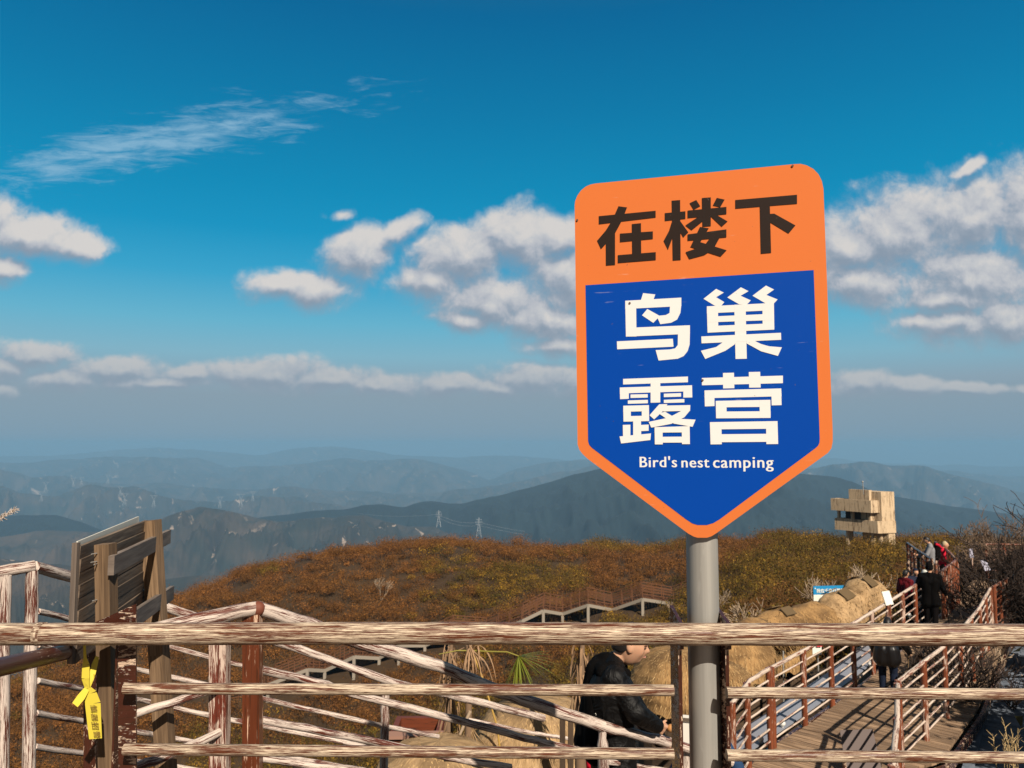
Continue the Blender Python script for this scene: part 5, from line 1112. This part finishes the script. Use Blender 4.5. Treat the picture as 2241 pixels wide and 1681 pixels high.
# ------------------------------------------------------------------ zigzag stairs on the hillside
M_string = mat('pale_stringer', (.24, .205, .165), .8); M_brail = mat('rust_brown_timber', (.105, .042, .017), .85)
hs_ = empty('hillside_stairs', P(1290, 1330, 75), 'zigzag brown timber stairway with pale stringers crossing the hillside', 'stairs')
zig = ZIG
zp = [P(*p) for p in zig]
bk_ = Vector((.15, 1.7, .06))
for i in range(len(zp) - 1):
    a_, c_ = zp[i], zp[i + 1]
    b = MB(); b.beam(a_, c_, .14, .30); b.build('stringer', M_string, hs_)
    b = MB(); n_ = max(2, int((c_ - a_).length / .33))
    for k in range(n_):
        p0 = a_.lerp(c_, k / n_) + Vector((0, 0, .17)); p1 = a_.lerp(c_, (k + .9) / n_) + Vector((0, 0, .17)); p1.z = p0.z = (p0.z + p1.z) / 2; b.prism([p0, p1, p1 + bk_, p0 + bk_], (0, 0, .05))
    b.build('flight', M_brail, hs_)
    for off in (Vector((0, 0, .2)), bk_ + Vector((0, 0, .2))):
        b = MB()
        for hh in (1.12, .86, .60, .34): b.beam(a_ + off + Vector((0, 0, hh)), c_ + off + Vector((0, 0, hh)), .09 if hh > 1 else .06, .075 if hh < 1 else .09)
        for k in range(3): q = a_.lerp(c_, k / 3) + off; b.beam(q, q + Vector((0, 0, 1.15)), .09, .09, (0, 1, 0))
        b.build('railing', M_brail, hs_)
    if i % 2 == 1 or i > 4:
        q = c_; g_z = gz1(q.x, q.y); b = MB(); b.beam(q - Vector((0, 0, .1)), Vector((q.x, q.y, min(g_z, q.z - .8) - .5)), .26, .26, (0, 1, 0)); b.build('support_post', M_string, hs_)

# ------------------------------------------------------------------ single trees and plants
M_bark = mat('grey_brown_bark', (.14, .092, .062), .9); M_barkd = mat('dark_bark', (.035, .022, .016), .9); M_barkp = mat('pale_bark', (.34, .25, .17), .85)
def grow(mb, tw_, p, d, L, r, lev, rs, up=.12, spread=.6, tips=None, rmin=.006):
    n = 4; pts = [p.copy()]; rads_ = [r]; q = p.copy()
    for k in range(n):
        d = (d + Vector((rs.gauss(0, .15), rs.gauss(0, .15), rs.gauss(0, .10) + up * .3))).normalized(); q = q + d * L / n; pts.append(q.copy()); rads_.append(max(rmin, r * (1 - .42 * (k + 1) / n)))
    (mb if lev >= 3 else tw_).tube(pts, rads_, 7 if lev >= 3 else 3, False)
    if lev == 0:
        if tips is not None: tips.append(q)
        return
    for k in range(3 if lev > 3 else 4):
        i = rs.choice((1, 2, 3, 4)) if k else 4; ax = Vector((rs.gauss(0, 1), rs.gauss(0, 1), rs.gauss(0, .5))).normalized()
        nd_ = (d + ax * spread * rs.uniform(.6, 1.2) + Vector((0, 0, up))).normalized(); grow(mb, tw_, pts[i], nd_, L * rs.uniform(.55, .85), max(rmin, rads_[i] * .68), lev - 1, rs, up, spread, tips, rmin)
def bare_tree(label, base, h, seed, mt, lean=(0, 0), lev=4, stems=1, spread=.7, r=None, twm=None, group='bare trees and shrubs around the camp', cat='tree'):
    rs = random.Random(seed); root = empty('bare_tree', base, label, cat, group); mb = MB(); tw_ = MB()
    for s_ in range(stems):
        a_ = rs.random() * 6.28; o_ = Vector((math.cos(a_), math.sin(a_), 0)) * (.25 * h * .12 * (stems > 1))
        grow(mb, tw_, Vector(base) + o_, Vector((lean[0] + rs.gauss(0, .22) * (stems > 1), lean[1] + rs.gauss(0, .2) * (stems > 1), 1)).normalized(), h * .42, r or h * .022, lev, rs, .10, spread, None, .0085 if base[1] < 30 else .012)
    mb.build('trunk', mt, root); tw_.build('twigs', twm or mt, root); return root
def gpos(u, Y, dz=-.15): x = (u - 1120.5) / F * Y; return Vector((x, Y, gz1(x, Y) + dz))
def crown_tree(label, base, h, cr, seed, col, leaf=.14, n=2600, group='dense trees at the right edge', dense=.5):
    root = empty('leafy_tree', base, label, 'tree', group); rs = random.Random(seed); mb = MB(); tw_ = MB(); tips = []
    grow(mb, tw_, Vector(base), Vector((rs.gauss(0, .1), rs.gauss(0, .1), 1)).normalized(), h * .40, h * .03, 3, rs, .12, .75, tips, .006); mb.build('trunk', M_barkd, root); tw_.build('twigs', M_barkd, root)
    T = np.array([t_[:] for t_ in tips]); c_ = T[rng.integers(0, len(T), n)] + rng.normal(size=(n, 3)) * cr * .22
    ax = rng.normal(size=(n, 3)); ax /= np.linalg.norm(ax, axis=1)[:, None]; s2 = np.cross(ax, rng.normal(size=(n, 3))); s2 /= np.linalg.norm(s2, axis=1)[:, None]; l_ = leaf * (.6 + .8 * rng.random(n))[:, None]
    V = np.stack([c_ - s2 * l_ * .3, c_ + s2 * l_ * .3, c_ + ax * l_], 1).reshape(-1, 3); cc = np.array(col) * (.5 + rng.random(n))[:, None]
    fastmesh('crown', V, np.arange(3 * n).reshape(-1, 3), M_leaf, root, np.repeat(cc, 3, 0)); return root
# the bare tangle at the right edge
for k, (u, Y, h, st_, ln_, m_, lb) in enumerate([
    (2258, 20.5, 3.7, 6, (-.12, 0), M_barkd, 'tallest dark bare tree at the right edge, top above the mountains'), (2262, 22.0, 3.0, 6, (-.2, 0), M_barkd, 'dark bare tree spreading left over the red railing bend'), (2135, 31.5, 2.9, 6, (-.3, .1), M_bark, 'low bare brown tree reaching left toward the two hikers'),
    (2250, 28.5, 4.0, 8, (-.1, 0), M_bark, 'brown bare tree between the tall dark one and the plaques'), (2193, 17.8, 2.5, 1, (-.12, 0), M_barkp, 'pale slender bare tree in front of the dark tangle'), (2236, 15.5, 2.9, 2, (-.4, 0), M_barkd, 'dark bare sapling leaning over the shaded grey walk'), (2092, 33.0, 2.2, 5, (-.2, 0), M_bark, 'small bare shrub just right of the climbing hikers')]):
    bare_tree(lb, gpos(u, Y), h, 40 + k, m_, ln_, 5 if h > 2.5 else 4, st_, .75, .05 if m_ is M_barkp else .065)
for k, (u, Y, h, lb) in enumerate([(1771, 40, 2.6, 'pale forked dead tree on the slope left of the tower'), (1828, 36, 2.4, 'bleached dead tree with broken top below the tower'), (1872, 44, 2.3, 'thin pale dead tree standing under the tower balcony'), (1930, 38, 2.5, 'pale leaning dead tree right of the tower foot'), (1455, 70, 2.6, 'small pale tree above the top of the hillside stairs'),
                                     (1640, 33, 2.3, 'pale bare tree left of the blue information board'), (840, 88, 2.8, 'pale bare tree alone on the brown crest'), (690, 82, 2.4, 'thin bare tree low on the left of the brown hill'), (1905, 31, 1.9, 'pale broken stump behind the straw tunnel'), (1560, 60, 2.6, 'pale bare tree beside the upper pole of the sign')]):
    bare_tree(lb, gpos(u, Y), h, 80 + k, M_barkp, (random.uniform(-.3, .4), 0), 3, 2, .6, .045 if Y < 50 else .07, group='pale dead trees scattered on the hill')
# dense growth right of the frame that throws its shade over the grey walk
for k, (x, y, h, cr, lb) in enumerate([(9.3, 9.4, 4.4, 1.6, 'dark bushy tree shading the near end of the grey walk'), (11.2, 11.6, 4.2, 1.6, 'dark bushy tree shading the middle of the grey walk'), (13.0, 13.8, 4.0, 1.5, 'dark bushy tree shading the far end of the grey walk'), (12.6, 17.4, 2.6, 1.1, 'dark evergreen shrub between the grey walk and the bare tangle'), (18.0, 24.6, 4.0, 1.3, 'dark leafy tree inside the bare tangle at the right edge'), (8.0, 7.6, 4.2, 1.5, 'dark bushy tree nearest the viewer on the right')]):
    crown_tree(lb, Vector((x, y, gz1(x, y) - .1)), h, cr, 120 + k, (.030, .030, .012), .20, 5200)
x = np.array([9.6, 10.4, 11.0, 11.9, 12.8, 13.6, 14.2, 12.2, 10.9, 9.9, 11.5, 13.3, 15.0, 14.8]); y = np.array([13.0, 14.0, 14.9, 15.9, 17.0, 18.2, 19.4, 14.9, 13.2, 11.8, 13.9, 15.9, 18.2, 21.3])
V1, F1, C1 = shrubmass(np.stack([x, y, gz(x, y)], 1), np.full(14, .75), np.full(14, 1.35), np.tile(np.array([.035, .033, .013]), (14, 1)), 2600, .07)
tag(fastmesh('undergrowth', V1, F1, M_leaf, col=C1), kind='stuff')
def stems(label, base, n, h, col, seed, name='dry_grass_tuft', head=True, lean=(0, 0), cat='grass'):
    rs = random.Random(seed); root = empty(name, base, label, cat); st_ = MB(); hd = MB()
    for k in range(n):
        d_ = Vector((rs.gauss(lean[0], .16), rs.gauss(lean[1], .16), 1)).normalized(); hh = h * rs.uniform(.65, 1); p = Vector(base) + Vector((rs.gauss(0, .05), rs.gauss(0, .05), 0)); q = p + d_ * hh + Vector((rs.gauss(0, .03), 0, 0)); st_.tube([p, p.lerp(q, .5) + Vector((rs.gauss(0, .015), 0, 0)), q], [.004, .003, .002], 5)
        if head:
            for j in range(14): t_ = .55 + .45 * j / 14; c_ = p.lerp(q, t_); e_ = c_ + Vector((rs.gauss(0, .022), rs.gauss(0, .022), .035)); hd.tube([c_, e_], [.0035, .001], 4)
    st_.build('stem', mat(name + '_stem', col, .9), root)
    if head: hd.build('seed_head', mat(name + '_head', tuple(c * 1.3 for c in col), .9), root)
stems('dry pale seed stems standing in the bottom right corner', P(2215, 1760, 6.2), 9, .62, (.30, .21, .10), 5, lean=(-.05, 0))
q = P(-40, 1200, 5.0)
stems('white feathery reed plume poking in at the left edge above the fence', P(-150, 1260, 5.0), 1, .60, (.46, .38, .30), 9, 'reed_plume', True, (.95, 0), 'reed')
pl_ = MB(); rs = random.Random(3); p0, p1 = P(-12, 1140, 5.0), P(34, 1114, 5.0)
for k in range(150): t_ = rs.random(); c_ = p0.lerp(p1, t_); e_ = c_ + Vector((rs.gauss(.015, .012), rs.gauss(0, .012), rs.gauss(.004, .012))); pl_.tube([c_, e_], [.0028, .001], 4)
pl_.build('plume', mat('plume_white', (.50, .42, .36), .9), [o for o in C.objects if o.name == 'reed_plume'][0])
# palm frond and dried banana-like stems between the railings
def leafstrip(mb, p, d, L, w_, droop, rs, n=5):
    pts = []; q = Vector(p); d = Vector(d).normalized(); s2 = d.cross(Vector((0, 0, 1))).normalized() if abs(d.z) < .95 else Vector((1, 0, 0))
    for k in range(n + 1):
        t_ = k / n; ww = w_ * (1 - t_) ** .6 * min(1, .4 + 2 * t_); pts.append((q - s2 * ww, q + s2 * ww)); d = (d + Vector((0, 0, -droop / n))).normalized(); q = q + d * L / n
    for (a_, b_), (c_, e_) in zip(pts[:-1], pts[1:]): mb.add([a_, b_, e_, c_], [[0, 1, 2, 3]], [[(0, 0), (1, 0), (1, 1), (0, 1)]])
pr = empty('palm_plant', P(1022, 1600, 10.0), 'half dead palm with one green fan frond arching right, behind the railings', 'palm')
c_ = P(1030, 1424, 10.0); tip = P(1135, 1436, 9.8)
b = MB(); b.tube([c_, P(1070, 1426, 9.9), P(1110, 1427, 9.85), tip], [.012, .01, .009, .008], 7); b.tube([c_, P(1000, 1424, 9.95), P(960, 1432, 9.9)], [.01, .008, .005], 6); b.build('frond_stalk', mat('olive_stalk', (.20, .17, .03), .7), pr)
b = MB(); rs = random.Random(8)
for k in range(46):
    a_ = -2.3 + 2.7 * k / 45; leafstrip(b, tip, (math.cos(a_), rs.gauss(0, .25), math.sin(a_) * .9), rs.uniform(.32, .60), .011, .30, rs)
b.build('fan_leaf', mat('palm_green', (.13, .15, .014), .5), pr)
b = MB(); b.tube([P(1024, 1700, 10.0), P(1026, 1500, 10.0), P(1024, 1412, 10.0)], [.05, .04, .03], 10); b.build('trunk', mat('fibrous_trunk', (.16, .10, .06), .95), pr)
b = MB()
for k in range(38):
    a_ = rs.random() * 6.28; leafstrip(b, c_ + Vector((rs.gauss(0, .04), rs.gauss(0, .04), rs.uniform(-.1, .12))), (math.cos(a_), math.sin(a_), .25), rs.uniform(.2, .55), rs.uniform(.008, .018), 2.6, rs, 6)
b.build('dry_leaf', mat('dry_leaf_tan', (.26, .155, .085), .9), pr)
b = MB(); b.tube([P(1034, 1428, 9.9), P(1056, 1484, 9.85), P(1088, 1590, 9.8), P(1094, 1640, 9.8)], .012, 8); tag(b.build('bamboo_pole', mat('yellow_bamboo', (.36, .22, .05), .6)), 'thin yellow bamboo pole slanting beside the half dead palm', 'pole')
for u, Y, lb, sd_2 in ((1272, 8.8, 'shaggy dead plant trunk left of the person in profile', 12), (985, 10.6, 'shaggy dead plant stem left of the green palm frond', 15)):
    rs = random.Random(sd_2); dr = empty('dead_plant', P(u, 1680, Y), lb, 'plant', 'dead plants hung with dry leaves'); b = MB(); b.tube([P(u, 1750, Y), P(u - 4, 1560, Y), P(u, 1460, Y), P(u + 3, 1400, Y)], [.07, .05, .04, .025], 9); b.build('trunk', mat('fibrous_trunk', ()), dr); b = MB()
    for k in range(90):
        a_ = rs.random() * 6.28; c2_ = P(u + rs.gauss(0, 8), rs.uniform(1402, 1570), Y); leafstrip(b, c2_, (math.cos(a_) * .5, math.sin(a_) * .5, -.4), rs.uniform(.2, .42), rs.uniform(.008, .02), 2.2, rs, 5)
    b.build('dry_leaf', mat('dry_leaf_tan', ()), dr)
# a besom and a stick by the lower nest
bs = empty('straw_besom', P(1030, 1640, 10.0), 'upright straw besom left of the largest nest', 'broom'); b = MB(); rs = random.Random(2)
for k in range(90): a_ = rs.gauss(0, .30); p = P(1027, 1588, 10.0); b.tube([p + Vector((rs.gauss(0, .012), rs.gauss(0, .012), 0)), p + Vector((math.sin(a_) * .42, rs.gauss(0, .05), -.42 * math.cos(a_)))], [.004, .003], 4)
b.build('bristles', M_straw, bs); b = MB(); b.tube([P(1027, 1590, 10.0), P(1025, 1545, 10.0)], .018, 8); b.build('handle', M_barkp, bs)
b = MB(); b.tube([P(1003, 1616, 9.9), P(1016, 1585, 9.9), P(1029, 1557, 9.9)], [.016, .02, .022], 8); tag(b.build('peeled_stick', M_barkp), 'peeled pale stick slanting in front of the straw besom', 'stick')

# ------------------------------------------------------------------ power pylons on the ridges
M_pyl = mat('pylon_steel', (.26, .27, .28), .6)
def pylon(u, v0, v1, Y, lb, kind=0):
    p = P(u, v1, Y); h = (v1 - v0) / F * Y; root = empty('power_pylon', p, lb, 'pylon', 'power pylons on the hazy ridges'); b = MB(); w_ = h * .13; r_ = max(h * .012, Y / F * .35)
    cor = lambda t_, ww: [p + Vector((x * ww, y * ww, h * t_)) for x, y in ((-1, -1), (1, -1), (1, 1), (-1, 1))]
    lv = [(0, w_), (.35, w_ * .6), (.62, w_ * .32), (1.0, w_ * .10)] if kind == 0 else [(0, w_ * .8), (.55, w_ * .22)]
    for (t0, w0), (t1, w1) in zip(lv[:-1], lv[1:]):
        A_, B_ = cor(t0, w0), cor(t1, w1)
        for k in range(4): b.beam(A_[k], B_[k], r_, r_); b.beam(A_[k], B_[(k + 1) % 4], r_ * .7, r_ * .7); b.beam(B_[k], B_[(k + 1) % 4], r_ * .7, r_ * .7)
    b.build('lattice', M_pyl, root); c_ = MB(); z_ = Vector((0, 0, h))
    if kind == 0:
        for t_, l_ in ((.66, .17), (.78, .20), (.90, .15)): c_.beam(p + z_ * t_ - Vector((h * l_, 0, 0)), p + z_ * t_ + Vector((h * l_, 0, 0)), r_, r_ * 1.4)
    else:
        for s_ in (-1, 1): c_.beam(p + z_ * .55, p + z_ * .92 + Vector((s_ * h * .2, 0, 0)), r_ * 1.3, r_ * 1.3)
        c_.beam(p + z_ * .92 - Vector((h * .3, 0, 0)), p + z_ * .92 + Vector((h * .3, 0, 0)), r_ * 1.3, r_ * 1.5)
    c_.build('cross_arm', M_pyl, root)
for a_ in ((960, 1118, 1154, 2420, 'nearest pylon, beyond the crest of the brown hill', 0), (1048, 1134, 1176, 2350, 'pylon just right of the nearest one, rising from behind the brown crest', 0), (1259, 1163, 1196, 2700, 'faint pylon in front of the dark mountain left of the sign tip', 0), (1763, 1130, 1166, 2700, 'faint pylon between the sign pole and the tower', 0),
           (272, 1079, 1108, 4100, 'pylon left of the notice board posts, upper of the close pair', 1), (263, 1064, 1086, 4600, 'small pylon just behind the pair above the notice board', 1), (336, 1083, 1110, 4000, 'pylon right above the far post of the notice board', 1), (481, 1086, 1112, 3900, 'pylon left of the two over the small dome hill', 1), (527, 1080, 1110, 3900, 'pylon in the middle of the three right of the dome hill', 1), (553, 1075, 1097, 4600, 'pylon farthest right of the group over the dome hill', 1),
           (160, 1045, 1066, 5000, 'small pylon left of the twin pylons on the left ridge', 1), (178, 1044, 1062, 5300, 'small pylon right of the twin pylons on the left ridge', 1), (236, 1038, 1060, 5600, 'tall thin pylon on the hazy slope above the notice board', 1), (100, 1054, 1078, 4700, 'lower pylon of the two near the left edge', 1), (90, 1075, 1098, 4400, 'lowest pylon near the left edge above the dark hill', 1)): pylon(*a_)
b = MB()
for (u0, v0, Y0), (u1, v1, Y1) in (((960, 1126, 2420), (1048, 1143, 2350)), ((1048, 1143, 2350), (1259, 1170, 2700)), ((960, 1133, 2420), (1048, 1150, 2350)), ((1048, 1150, 2350), (1259, 1176, 2700)), ((960, 1126, 2420), (760, 1120, 3000))):
    p0, p1 = P(u0, v0, Y0), P(u1, v1, Y1); pts = [p0.lerp(p1, k / 10) - Vector((0, 0, 18 * 4 * (k / 10) * (1 - k / 10) * .6)) for k in range(11)]; b.tube(pts, .28, 4, False)
tag(b.build('power_lines', M_pyl), 'thin power lines strung between the two nearest pylons', 'power line')
